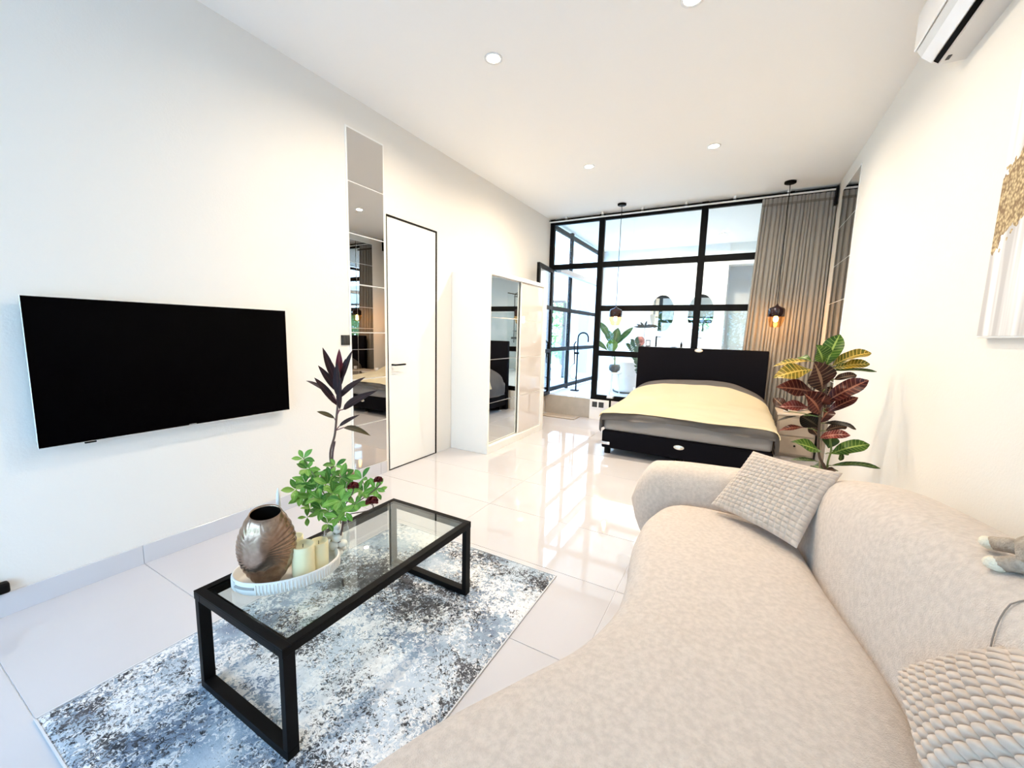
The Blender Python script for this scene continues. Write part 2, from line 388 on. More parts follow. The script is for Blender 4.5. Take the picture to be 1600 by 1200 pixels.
# ------------------------------------------------------------------ black framed glazing
def glazing(name, x0, x1, y0, y1, posts, rails, zb, zt, bays, w=0.075, d=0.06, skip=()):
    "along x when y0==y1, else along y"
    r = sempty(name, (x0, y0, zb)); alongx = (y0 == y1)
    if name == 'window_1': w = .088
    def bar(nm, a, b_, z0, z1, dd=d):
        if alongx: return obj(nm, box(a, b_, y0-dd/2, y0+dd/2, z0, z1, 0.003, 1), M['black'], r)
        return obj(nm, box(x0-dd/2, x0+dd/2, a, b_, z0, z1, 0.003, 1), M['black'], r)
    for p, zz in posts: bar('post', p-w/2, p+w/2, zz, zt)
    for k, (a, b_) in enumerate(bays):
        for q, z in enumerate(rails):
            if (k, q) in skip: continue
            bar('rail', a, b_, z-w/2, z+w/2, d*.9)
        for q in range(len(rails)-1):
            if (k, q, 'pane') in skip: continue
            z0, z1 = rails[q]+w/2, rails[q+1]-w/2
            if alongx: obj('pane', box(a, b_, y0-.004, y0+.004, z0, z1), M['glass'], r)
            else: obj('pane', box(x0-.004, x0+.004, a, b_, z0, z1), M['glass'], r)
    return r
RZ = [0.365, 1.095, 1.815, 2.50, 3.225]
w_ = 0.088
glazing('window_1', XL, XR, YP, YP, [(XL+.035, 0.33), (-2.055, .33), (-0.585, .33), (0.40, .33)], RZ, .33, ZC-.0,
        [(XL+.07, -2.055-w_/2), (-2.055+w_/2, -.585-w_/2), (-.585+w_/2, .40-w_/2), (.40+w_/2, XR)],
        skip={(0, 0), (0, 1), (0, 2), (0, 0, 'pane'), (0, 1, 'pane'), (0, 2, 'pane')})
glazing('window_2', XL, XL, YP+.06, YE-.02, [(7.48, .33), (YE-.05, .33)], [0.39, 1.11, 1.835, 2.51, 3.20], .33, ZC,
        [(YP+.08, 7.48-w_/2), (7.48+w_/2, YE-.08)])
glazing('window_3', XL+.25, XR-.12, YB-.06, YB-.06, [(XL+.28, .12), (-1.6, .12), (-.45, .12), (XR-.155, .12)], [0.155, 1.1, 2.31], .12, 2.35,
        [(XL+.31, -1.63), (-1.57, -.48), (-.42, XR-.19)])
# plinth under the partition and step into the bathroom
bm = box(-2.10, XR, YP-.05, YP+.1, 0, BZ-.001)
trim = struct('trim_1', bm, M['bwall'])
bm = box(XL, -2.10, YP+.0, YP+.1, 0, BZ-.004, .004, 1)
st = struct('trim_2', bm, mat('step_tile', (0.50, 0.46, 0.41), 0.2, noise_amt=.1))

# open black glass door leaning back to the left wall
dr = sempty('door_2', (-2.86, 6.44, 0.335))
hinge = Vector((-2.86, 6.44, 0)); free = Vector((-2.76, 5.69, 0)); dd = (free-hinge).normalized(); nn = Vector((dd.y, -dd.x, 0)); Wd = 0.76
def dbox(a, b_, z0, z1, t):
    bm = box(a, b_, -t/2, t/2, z0, z1)
    for v in bm.verts: v.co = hinge + dd*v.co.x + nn*v.co.y + Vector((0, 0, v.co.z))
    return bm
for a, b_ in ((0, .06), (Wd-.06, Wd)): obj('post', dbox(a, b_, .34, 2.46, .045), M['black'], dr)
for z in (.37, 1.1, 1.82, 2.43): obj('rail', dbox(.06, Wd-.06, z-.03, z+.03, .045), M['black'], dr)
for z0, z1 in ((.40, 1.07), (1.13, 1.79), (1.85, 2.40)): obj('pane', dbox(.06, Wd-.06, z0, z1, .008), M['glass'], dr)

# flush door in the left wall
d1 = sempty('door_1', (XL, 2.82, 0))
obj('door_leaf', box(XL-.03, XL+.006, 2.826, 3.505, 0.012, 2.425, .002, 1), M['doorw'], d1)
bm = box(XL-.001, XL+.009, 2.815, 3.53, 2.43, 2.446); box(XL-.001, XL+.009, 3.515, 3.53, .0, 2.446, bm=bm); box(XL-.001, XL+.003, 2.815, 2.822, .0, 2.43, bm=bm)
box(XL-.001, XL+.004, 2.815, 3.53, 0, .008, bm=bm)
obj('shadow_gap_frame', bm, M['black'], d1)
hd = obj('door_handle', box(XL+.045, XL+.062, 2.85, 3.0, 1.045, 1.062, .006, 2), M['black'], d1)
bm = tube([(XL+.006, 2.865, 1.053), (XL+.05, 2.865, 1.053)], .009, 10); obj('spindle', bm, M['black'], hd)

# ------------------------------------------------------------------ bathroom shell
struct('floor_bathroom', box(XL, 2.2, YP+.1, 10.5, 0.0, BZ), M['btile'])
struct('wall_bathroom_end', box(XL-.12, -0.33, YE, YE+.12, BZ, ZC), M['bwall'])
struct('wall_bathroom_return', box(-.45, -.33, YE+.12, 10.42, BZ, ZC), M['bwall'])
struct('wall_shower_end', box(-.45, 2.3, 10.42, 10.54, BZ, ZC), M['bwall'])
struct('wall_bathroom_right', box(2.2, 2.32, YP, 10.42, BZ, ZC), M['bwall'])
struct('wall_bathroom_front', box(XR, 2.32, YP-.1, YP, 0, ZC), M['bwall'])
struct('trim_3', box(-.33, 2.2, YE+.02, YE+.3, 2.86, ZC), M['ceil'])
tag(obj('shower_wall_panel', box(-.25, 1.6, 10.37, 10.42, BZ, 1.95, .004, 1), M['marble']), 'pale veined marble shower panel on the far bathroom wall behind the curtain edge', 'wall panel')
t = thing('shower_screen', 'clear frameless glass shower screen right of the round mirrors', 'shower screen', (0.2, 9.3, BZ))
obj('pane', box(0.196, 0.204, 8.9, 9.7, BZ+.01, 2.35), M['glass'], t)
obj('rail', box(0.19, 0.21, 8.9, 9.7, 2.35, 2.37), M['black'], t)

# ------------------------------------------------------------------ outside
og = struct('ground_terrace', box(-9, 3, -12, 16, -0.3, -0.125), M['ground'], loc=(0, 0, -.3))
lw = tag(obj('lawn', box(-30, -9, -20, 26, -.3, -.13), M['lawn'], loc=(-15, 0, -.3)), 'green lawn outside beyond the bathroom glazing', 'lawn'); lw['kind'] = 'stuff'
def shrub(x, y, h, r, n, label):
    t = thing('garden_shrub', label, 'shrub', (x, y, -.13), 'shrubs outside the glazing')
    rr = random.Random(int(x*31+y*17))
    obj('stem', tube([(x, y, -.14), (x+.05, y, h*.5), (x, y+.05, h*.8)], [.06, .04, .02], 6), M['trunk'], t)
    bm = B()
    for k in range(n):
        a = rr.random()*2*PI; q = rr.random()**.4; zz = rr.uniform(-1, 1); q2 = math.sqrt(max(0, 1-zz*zz))*q
        c = Vector((x+math.cos(a)*q2*r, y+math.sin(a)*q2*r, h*.55+zz*h*.48))
        d = Vector((rr.uniform(-1, 1), rr.uniform(-1, 1), rr.uniform(-.6, 1))).normalized()*.17
        s = d.cross(Vector((rr.uniform(-1, 1), rr.uniform(-1, 1), 1))).normalized()*.055
        vs = [bm.verts.new(p) for p in (c-d, c+s, c+d, c-s)]; bm.faces.new(vs)
    f = obj('foliage', bm, M['foliage'], t); f['kind'] = 'stuff'
for x, y, h, r, lb in ((-6.9, 11.3, 2.1, .9, 'low leafy shrub outside, nearest seen through the open glass door'), (-8.4, 14.8, 3.0, 1.3, 'taller leafy shrub outside behind the nearest one'), (-7.6, 18.5, 3.2, 1.4, 'furthest leafy shrub outside beyond the bathroom glazing'), (-8.6, 8.9, 2.2, 1.2, 'leafy shrub outside reflected in the wardrobe side glass'),
    (-3.9, -7.5, 3.4, 1.2, 'leafy shrub outside the rear window, seen in the bathroom mirrors'), (-1.0, -8.2, 3.8, 1.3, 'tall leafy shrub outside the middle of the rear window'), (1.9, -7.6, 3.2, 1.3, 'leafy shrub outside the right of the rear window')):
    shrub(x, y, h, r, 1500, lb)
t = thing('garden_pavilion', 'white outdoor wall with a slim black framed opening seen through the bathroom glazing', 'pavilion', (-6.0, 13.5, -.13))
obj('wall', box(-5.2, -3.9, 13.0, 13.2, -.13, 3.2), M['wall'], t)
obj('fascia', box(-9.2, -5.2, 13.0, 13.2, 2.5, 3.3), M['wall'], t)
obj('frame', box(-9.2, -5.25, 12.93, 13.0, 2.42, 2.5), M['black'], t)
obj('frame', box(-5.28, -5.2, 12.93, 13.0, -.13, 2.42), M['black'], t)
obj('panel', box(-4.75, -4.40, 12.95, 13.0, .1, 2.5), mat('blue_grey_panel', (.20, .26, .34), .5), t)

# ------------------------------------------------------------------ ceiling lights
def downlight(x, y, label, watts=LAMP_W):
    t = thing('ceiling_downlight', label, 'ceiling light', (x, y, ZC), 'recessed ceiling downlights')
    obj('trim_ring', lathe(x, y, [(.046, ZC-.001), (.062, ZC-.001), (.062, ZC-.007), (.046, ZC-.004)], 28, cap0=False, cap1=False), M['whitegloss'], t, True)
    obj('lamp_face', lathe(x, y, [(.046, ZC-.003), (.001, ZC-.0031)], 28, cap0=False), M['lampface'], t)
    l = bpy.data.lights.new('downlight_glow', 'AREA'); l.shape = 'DISK'; l.size = .08; l.energy = watts; l.color = (1, .84, .64); l.spread = math.radians(165)
    lo = bpy.data.objects.new('downlight_glow', l); C.objects.link(lo); lo.parent = t; lo.location = (0, 0, -.012)
    return t
downlight(-1.655, 2.59, 'round white recessed downlight, largest one, high above the flush door side')
downlight(-1.655, 4.63, 'round white recessed downlight above the wardrobe side, left of the pair near the glass wall')
downlight(-.39, 4.68, 'round white recessed downlight above the foot of the bed, right of the pair', LAMP_W*.8)
downlight(-.395, 2.67, 'round white recessed downlight at the top edge of the picture above the sofa', LAMP_W*.55)
for (u, v, lb) in ((1028, 380, 'small downlight in the bathroom ceiling near the middle pane'), (1130, 366, 'small downlight in the bathroom ceiling near the curtain')):
    p = at(u, v, 2, ZC); downlight(p.x, min(p.y, YE-.3), lb)

# ------------------------------------------------------------------ television
TX = -2.885
t = thing('television', 'large flat black television mounted on the left wall', 'television', (XL, 1.165, .78))
obj('housing', box(TX-.03, TX-.004, .545, 1.785, .787, 1.506, .004, 1), M['silver'], t)
bz = obj('bezel', box(TX-.006, TX+.001, .541, 1.789, .783, 1.510, .0015, 1), M['silver'], t)
obj('screen', box(TX-.004, TX+.0025, .5435, 1.7865, .7865, 1.5075, .001, 1), M['blackgloss'], t)
obj('sensor', box(TX-.008, TX+.002, .70, .745, .775, .7835, .002, 1), M['black'], t)
bm = B()
for k in range(6): box(TX+.002, TX+.003, 1.155+k*.0065, 1.159+k*.0065, .7885, .7925, bm=bm)
obj('maker_mark', bm, M['silver'], t)
obj('bracket', box(XL+.001, TX-.03, 1.0, 1.3, .98, 1.3), M['grey'], t)

# wall switch
p0, p1 = at(532.5, 523.5, 0, XL), at(546, 539, 0, XL)
t = thing('wall_switch', 'dark grey square light switch left of the tall tiled mirror', 'switch', (XL, p0.y, p1.z))
pl = obj('plate', box(XL, XL+.009, p0.y, p1.y, p1.z, p0.z, .002, 2), M['grey'], t)
obj('rocker', box(XL+.008, XL+.013, p0.y+.01, (p0.y+p1.y)/2-.001, p1.z+.01, p0.z-.01, .001, 1), M['grey'], t)
obj('rocker', box(XL+.008, XL+.013, (p0.y+p1.y)/2+.001, p1.y-.01, p1.z+.01, p0.z-.01, .001, 1), M['grey'], t)
# plug low on the left wall
t = thing('power_plug', 'black plug in the left wall just above the baseboard below the television', 'plug', (XL, .37, .13))
obj('body', box(XL+.006, XL+.05, .34, .405, .125, .175, .012, 3), M['black'], t, True)
obj('socket_plate', box(XL, XL+.006, .30, .38, .115, .195, .002, 1), M['whitegloss'], t)

# tall mirror of square tiles on the left wall
def tiled_mirror(name, label, wall_x, sgn, y0, cw, cols, z0, ch, rows):
    t = thing(name, label, 'mirror', (wall_x, y0+cw*cols/2, z0))
    xx = sorted((wall_x, wall_x+sgn*.006))
    obj('backing', box(xx[0], xx[1], y0-.012, y0+cw*cols+.012, z0-.012, z0+ch*rows+.012), M['mirroredge'], t)
    xf = sorted((wall_x+sgn*.006, wall_x+sgn*.010))
    me = None
    for i in range(cols):
        for j in range(rows):
            a, c = y0+i*cw, z0+j*ch
            o = obj('mirror_tile', box(xf[0], xf[1], a+.003, a+cw-.003, c+.004, c+ch-.004), M['mirror'], t)
    return t
tiled_mirror('tiled_wall_mirror', 'tall narrow mirror of stacked square tiles beside the white flush door', XL, 1, 2.395, .385, 1, .115, .4150, 7)
tiled_mirror('tiled_wall_mirror', 'tall mirror of square tiles in two columns on the right wall by the curtain', XR, -1, 5.265, .40, 2, .115, .426, 7)

# ------------------------------------------------------------------ wardrobe
WX = -2.42
t = thing('wardrobe', 'white sliding door wardrobe with mirror front against the left wall', 'wardrobe', (-2.68, 4.53, 0))
obj('side_panel', box(XL+.003, WX, 3.80, 3.835, 0, 2.065, .002, 1), M['white'], t)
obj('side_panel', box(XL+.003, WX, 5.20, 5.30, 0, 2.065, .002, 1), M['white'], t)
obj('top_panel', box(XL+.003, WX, 3.835, 5.20, 2.02, 2.065, .002, 1), M['white'], t)
obj('plinth', box(XL+.003, WX, 3.835, 5.20, 0, .085, .002, 1), M['white'], t)
obj('back_panel', box(XL+.003, XL+.015, 3.835, 5.20, .085, 2.02), M['white'], t)
for nm, mt_, y0, y1, xf, zz in (('sliding_door', M['mirrorw'], 3.845, 4.575, WX-.05, (.095, .575, 1.08, 1.56, 2.015)), ('sliding_door', M['pinkglass'], 4.57, 5.195, WX-.018, (.095, .585, 1.075, 1.545, 2.015))):
    d = obj(nm, box(xf-.02, xf, y0, y1, .09, 2.018, .002, 1), M['silver'] if mt_ is M['mirrorw'] else M['mirroredge'], t)
    if mt_ is M['pinkglass']: d['label'] = 'pale glossy glass door'
    else: d['label'] = 'mirror door'
    for a, b_ in zip(zz[:-1], zz[1:]):
        obj('panel', box(xf, xf+.004, y0+.010, y1-.010, a+.004, b_-.004), mt_, d)

# ------------------------------------------------------------------ rug
rx0, rx1, ry0, ry1 = -2.05, -.818, .3, 2.05
nx, ny = 60, 84
bm = B(); g = []
for j in range(ny+1):
    row = []
    for i in range(nx+1):
        x = rx0+(rx1-rx0)*i/nx; y = ry0+(ry1-ry0)*j/ny
        e = min(1, min(x-rx0, rx1-x, y-ry0, ry1-y)/.012)
        row.append(bm.verts.new((x, y, .0035+.0065*e+.0008*noise.noise(Vector((x*40, y*40, 0))))))
    g.append(row)
for j in range(ny):
    for i in range(nx): bm.faces.new((g[j][i], g[j][i+1], g[j+1][i+1], g[j+1][i]))
rg = thing('area_rug', 'blue grey and white mottled abstract rug under the glass coffee table', 'rug', ((rx0+rx1)/2, (ry0+ry1)/2, 0))
obj('pile', bm, M['rug'], rg, True)
bm = box(rx0-.004, rx1+.004, ry0-.004, ry0+.002, .001, .0075); box(rx0-.004, rx1+.004, ry1-.002, ry1+.004, .001, .0075, bm=bm)
box(rx0-.004, rx0+.002, ry0, ry1, .001, .0075, bm=bm); box(rx1-.002, rx1+.004, ry0, ry1, .001, .0075, bm=bm)
obj('bound_edge', bm, mat('rug_binding', (.62, .62, .64), .9), rg)

# ------------------------------------------------------------------ coffee table
tx0, tx1, ty0, ty1, TZ = -1.705, -1.150, .655, 1.665, .408
t = thing('coffee_table', 'black metal coffee table with clear glass top on the rug', 'coffee table', ((tx0+tx1)/2, (ty0+ty1)/2, .0105))
bw = .042
for nm, q in (('side_rail', (tx0, tx0+bw, ty0, ty1)), ('side_rail', (tx1-bw, tx1, ty0, ty1)), ('end_rail', (tx0+bw, tx1-bw, ty0, ty0+bw)), ('end_rail', (tx0+bw, tx1-bw, ty1-bw, ty1))):
    obj(nm, box(*q, TZ-.032, TZ-.004, .0015, 1), M['black'], t)
for yy in (ty0+.002, ty1-.042):
    for xx in (tx0+.001, tx1-.026): obj('leg', box(xx, xx+.025, yy, yy+.04, .0405, TZ-.032, .001, 1), M['black'], t)
    obj('foot_rail', box(tx0+.001, tx1-.001, yy, yy+.04, .0105, .0405, .001, 1), M['black'], t)
obj('tabletop', box(tx0+bw-.012, tx1-bw+.012, ty0+bw-.012, ty1-bw+.012, TZ-.004, TZ+.002), M['tglass'], t)
TT = TZ+.003
obj('rim', box(tx0, tx1, ty0, ty0+bw-.012, TZ-.004, TZ+.002, .001, 1), M['black'], t)
obj('rim', box(tx0, tx1, ty1-bw+.012, ty1, TZ-.004, TZ+.002, .001, 1), M['black'], t)
obj('rim', box(tx0, tx0+bw-.012, ty0+bw-.012, ty1-bw+.012, TZ-.004, TZ+.002, .001, 1), M['black'], t)
obj('rim', box(tx1-bw+.012, tx1, ty0+bw-.012, ty1-bw+.012, TZ-.004, TZ+.002, .001, 1), M['black'], t)

# ------------------------------------------------------------------ tray and what is on it
tc_ = Vector((-1.505, .900)); ta = math.radians(58)
def tp(a, b_):  # tray local to world
    return Vector((tc_.x+a*math.cos(ta)-b_*math.sin(ta), tc_.y+a*math.sin(ta)+b_*math.cos(ta)))
t = thing('oval_tray', 'white oval tray with raised rim holding the vase and candles', 'tray', (tc_.x, tc_.y, TT))
RA, RB = .185, .128
def oval(s, z, n=48, k=0.0):
    out = []
    for i in range(n):
        a = 2*PI*i/n; q = tp((RA+s)*math.cos(a), (RB+s)*math.sin(a)); out.append(Vector((q.x, q.y, z)))
    return out
bm = B(); rings(bm, [oval(-.012, TT), oval(-.002, TT+.001), oval(.004, TT+.02), oval(.004, TT+.05), oval(.001, TT+.053), oval(-.003, TT+.05), oval(-.006, TT+.012), oval(-.012, TT+.006)], cap0=True, cap1=True)
rim = obj('tray_body', bm, M['tray'], t, True)
bm = B()
for i in range(96):
    a = 2*PI*i/96
    if 3.55 < a < 4.1: continue
    q = tp((RA+.005)*math.cos(a), (RB+.005)*math.sin(a)); box(q.x-.0014, q.x+.0014, q.y-.0014, q.y+.0014, TT+.008, TT+.046, bm=bm)
ri = obj('ribs', bm, M['tray'], t); ri['kind'] = 'stuff'
bm = B(); pts = []
for i in range(12):
    a = 3.58+i/11*.5; q = tp((RA+.0055)*math.cos(a), (RB+.0055)*math.sin(a)); pts.append((q.x, q.y, TT+.032))
obj('handle_slot', tube(pts, .005, 6), mat('slot_shade', (.35, .33, .31), .8), t)

# bronze vase: flattened disc with spiral ribs
vc = Vector((-1.512, .825)); VB = TT+.007
t = thing('bronze_vase', 'ribbed bronze oval vase with a small dark mouth on the white tray', 'vase', (vc.x, vc.y, VB))
bm = B(); rs = []
wa = Vector((math.cos(math.radians(56)), math.sin(math.radians(56)), 0)); wb_ = Vector((-wa.y, wa.x, 0))
NZ, NA = 200, 96; HV = .282
def vring(tz, inset=0):
    z = VB+HV*tz
    q = math.sin(PI*(.075+.80*tz)) ** .66
    a = .100*q-inset; b2 = .060*(q**.8)-inset
    out = []
    for i in range(NA):
        th = 2*PI*i/NA
        # fine ribs fanning out from a smooth spot left of the middle of the front
        dx_ = math.cos(th)+.25; dz_ = (tz-.50)*2.1
        rr_ = math.hypot(dx_, dz_); ang_ = math.atan2(dz_, dx_)
        msk = max(0, min(1, (rr_-.35)*1.8))*(1 if not inset else 0)
        rib = .0011*math.sin(ang_*46+3*rr_)*msk*min(1, (1-tz)*12)
        zt_ = max(0, (tz-.8)/.2)**1.5*.016*math.sin(th)
        out.append(Vector((vc.x, vc.y, z+zt_)) + wa*(a+rib)*math.cos(th) + wb_*(b2+rib)*math.sin(th))
    return out
for i in range(NZ+1):
    rs.append(vring(i/NZ))
rs.append(vring(.992, .005)); rs.append(vring(.90, .008)); rs.append(vring(.70, .01))
rings(bm, rs)
vo = obj('vase_body', bm, M['bronze'], t, True)
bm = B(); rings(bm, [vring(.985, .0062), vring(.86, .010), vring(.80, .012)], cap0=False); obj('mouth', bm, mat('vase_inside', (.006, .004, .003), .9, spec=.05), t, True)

def pillar(u, v, r, h, label, rr=0):
    p = at(u, v, 2, TT+.007)
    t = thing('pillar_candle', label, 'candle', (p.x, p.y, TT+.007), 'ivory pillar candles on the tray')
    z = TT+.007
    obj('wax', lathe(p.x, p.y, [(r*.97, z), (r, z+.004), (r, z+h-.004), (r*.96, z+h), (r*.85, z+h-.001), (r*.72, z+h-.012), (.002, z+h-.014)], 28), M['candle'], t, True)
    obj('wick', tube([(p.x, p.y, z+h-.014), (p.x+.001, p.y, z+h+.001)], .0012, 6), M['black'], t)
pillar(475, 896, .042, .125, 'ivory pillar candle directly right of the bronze vase')
pillar(499, 882, .037, .105, 'shorter ivory pillar candle at the right end of the tray')
pillar(461, 872, .035, .10, 'ivory pillar candle half hidden behind the bronze vase')
# taper candle in holder
p = at(440, 884, 2, TT+.007); z = TT+.007
t = thing('taper_candle', 'tall thin white taper candle rising behind the bronze vase', 'candle', (p.x, p.y, z+.10))
obj('wax', lathe(p.x, p.y, [(.011, z+.10), (.0105, z+.2), (.007, z+.31), (.0015, z+.335)], 14), M['wax'], t, True)
t = thing('candle_holder', 'pale turned candle holder behind the bronze vase under the taper candle', 'candle holder', (p.x, p.y, z))
obj('base', lathe(p.x, p.y, [(.038, z), (.036, z+.008), (.012, z+.018), (.010, z+.05), (.018, z+.062), (.010, z+.075), (.016, z+.085)], 20), mat('holder', (.72, .68, .58), .4), t, True)
obj('cup', lathe(p.x, p.y, [(.016, z+.085), (.019, z+.098), (.015, z+.099)], 20), mat('holder_cup', (.72, .68, .58), .4), t, True)

# ------------------------------------------------------------------ glass vase with pebbles and cuttings
gx, gy = -1.463, 1.093
t = thing('glass_vase', 'clear glass vase filled with pebbles standing on the glass table', 'vase', (gx, gy, TT))
obj('glass_wall', lathe(gx, gy, [(.040, TT), (.046, TT+.004), (.052, TT+.05), (.053, TT+.09), (.046, TT+.14), (.044, TT+.175), (.048, TT+.19)], 28, cap1=False), M['vglass'], t, True)
zs = 0
spots = [(-.018, -.012, .022), (.02, -.01, .02), (.0, .022, .022), (-.02, .01, .055), (.018, .014, .052), (.004, -.022, .054), (-.004, .012, .085), (.018, -.012, .088), (-.02, -.012, .09), (.006, .0, .118), (-.012, .016, .122), (.014, -.012, .14)]
for a, b_, c in spots:
    bm = ellipsoid((gx+a, gy+b_, TT+c), (rnd.uniform(.021, .026), rnd.uniform(.019, .023), rnd.uniform(.015, .019)), u=12, v=8, jit=.15)
    tag(obj('pebble', bm, M['stone'], None, True), 'pale pebble inside the clear glass vase', 'pebble', 'pebbles in the glass vase')

def sprig(pxs, rosettes, label, name='leafy_sprig', depth=None, mats=('spring', 'spring2'), lsize=.047):
    pts = [Vector((gx+rnd.uniform(-.02, .02), gy+rnd.uniform(-.02, .02), TT+.06)), Vector((gx+rnd.uniform(-.015, .015), gy+rnd.uniform(-.015, .015), TT+.17))]
    for u, v, y in pxs: pts.append(at(u, v, 1, y))
    t = thing(name, label, 'plant', pts[0])
    cv = catmull(pts, 5)
    obj('stem', tube(cv, [.0028]*(len(cv)-3)+[.002]*3, 6), M['gstem'], t)
    for (u, v, y, n, size) in rosettes:
        c = at(u, v, 1, y); near = min(cv, key=lambda q: (q-c).length)
        if (near-c).length > .012: obj('twig', tube([near, (near+c)/2+Vector((0, 0, -.004)), c], .0016, 5), M['gstem'], t)
        toc = (CAM-c).normalized()
        ax = (toc*.75+Vector((rnd.uniform(-.5, .5), rnd.uniform(-.3, .3), .5))).normalized()
        s = ax.cross(Vector((0, 0, 1))).normalized(); q = s.cross(ax)
        a0 = rnd.random()*6
        for k in range(n):
            a = a0+2*PI*k/n+rnd.uniform(-.25, .25)
            L = lsize*size*rnd.uniform(.8, 1.2)
            d = (s*math.cos(a)+q*math.sin(a))*.9+ax*rnd.uniform(.0, .45)
            bs = c+d*.003
            m = LM[mats[0] if rnd.random() < .62 else mats[1]]
            obj('leaf', leaf(bs, bs+d.normalized()*L, L*.46, sag=rnd.uniform(-.02, .1), fold=.3, up=ax, seg=6, wpos=.55), m, t)
    return t
sprig([(500, 760, 1.02), (486, 735, 1.0), (474, 715, 1.0)], [(474, 717, 1.0, 5, 1), (480, 733, .99, 6, .9), (488, 742, 1.02, 6, 1), (478, 755, .98, 6, 1.1), (493, 765, 1.0, 6, 1.1)], 'tall green leafy sprig on the left of the bouquet')
sprig([(490, 775, 1.03), (470, 770, 1.0)], [(462, 765, 1.0, 6, 1.1), (472, 778, 1.0, 6, 1.1), (488, 778, .99, 6, 1.1), (500, 780, .98, 6, 1.1)], 'low green leafy sprig spreading furthest left in the bouquet')
sprig([(505, 800, 1.04), (490, 798, 1.0)], [(485, 795, 1.0, 5, 1), (480, 808, 1.0, 4, .9), (503, 795, .99, 6, 1.0), (515, 800, 1.0, 5, 1.0), (512, 818, 1.02, 5, .9)], 'drooping green leafy sprig hanging at the lower left of the bouquet')
sprig([(525, 790, 1.04), (530, 780, 1.0)], [(533, 782, .97, 6, 1.35), (540, 800, 1.0, 5, 1.1), (529, 808, .99, 5, 1.0), (520, 770, .99, 6, 1.1), (512, 757, 1.0, 6, 1.1)], 'green leafy sprig with a star shaped rosette at the front of the bouquet')
sprig([(525, 775, 1.08), (522, 745, 1.07)], [(524, 728, 1.07, 5, .9), (517, 745, 1.05, 6, 1.0), (532, 745, 1.06, 6, 1.0), (500, 745, 1.05, 6, 1.0), (540, 765, 1.04, 6, 1.0)], 'upright green leafy sprig around the dark cordyline stem')
sprig([(548, 790, 1.06), (563, 778, 1.05), (572, 765, 1.05)], [(566, 748, 1.05, 5, 1.0), (568, 768, 1.04, 6, 1.1), (586, 763, 1.05, 5, .9), (555, 788, 1.03, 5, 1.0), (590, 770, 1.06, 4, .7)], 'green leafy sprig reaching right towards the dark red roses')

def rose(u, v, y, r, label, mm, name='rose'):
    c = at(u, v, 1, y)
    t = thing(name, label, 'flower', (gx, gy, TT+.06))
    obj('stem', tube(catmull([(gx+.01, gy, TT+.06), (gx+.012, gy, TT+.17), c-Vector((.01, 0, .03)), c], 4), .0022, 6), M['trunk'], t)
    rs_ = random.Random(int(u))
    for ring, (n, rad, ln) in enumerate(((3, .25, .8), (5, .55, .95), (6, .9, 1.0))):
        for k in range(n):
            a = 2*PI*(k+ring*.4)/n; d = Vector((math.cos(a), math.sin(a), 0))
            bs = c+d*r*.15; tp_ = c+d*r*rad+Vector((0, 0, r*(1.0-ring*.25)))
            obj('petal', leaf(bs, tp_, r*1.25, sag=-.18, fold=-.3, up=-d if ring < 2 else (-d+Vector((0, 0, 1))), seg=5, wpos=.68), mm, t)
rose(552, 762, .99, .022, 'dark red rose in the middle right of the bouquet', M['rose'])
rose(581, 786, 1.0, .025, 'dark red rose lowest at the right of the bouquet', M['rose'])
rose(591, 752, 1.02, .018, 'dark red rose at the far right tip of the bouquet', M['rose'])
rose(543, 745, 1.10, .034, 'pale blush flower half hidden at the back of the bouquet', M['blush'], 'blush_flower')
rose(508, 742, 1.14, .022, 'small pale blush flower peeping out behind the left leaves', M['blush'], 'blush_flower')

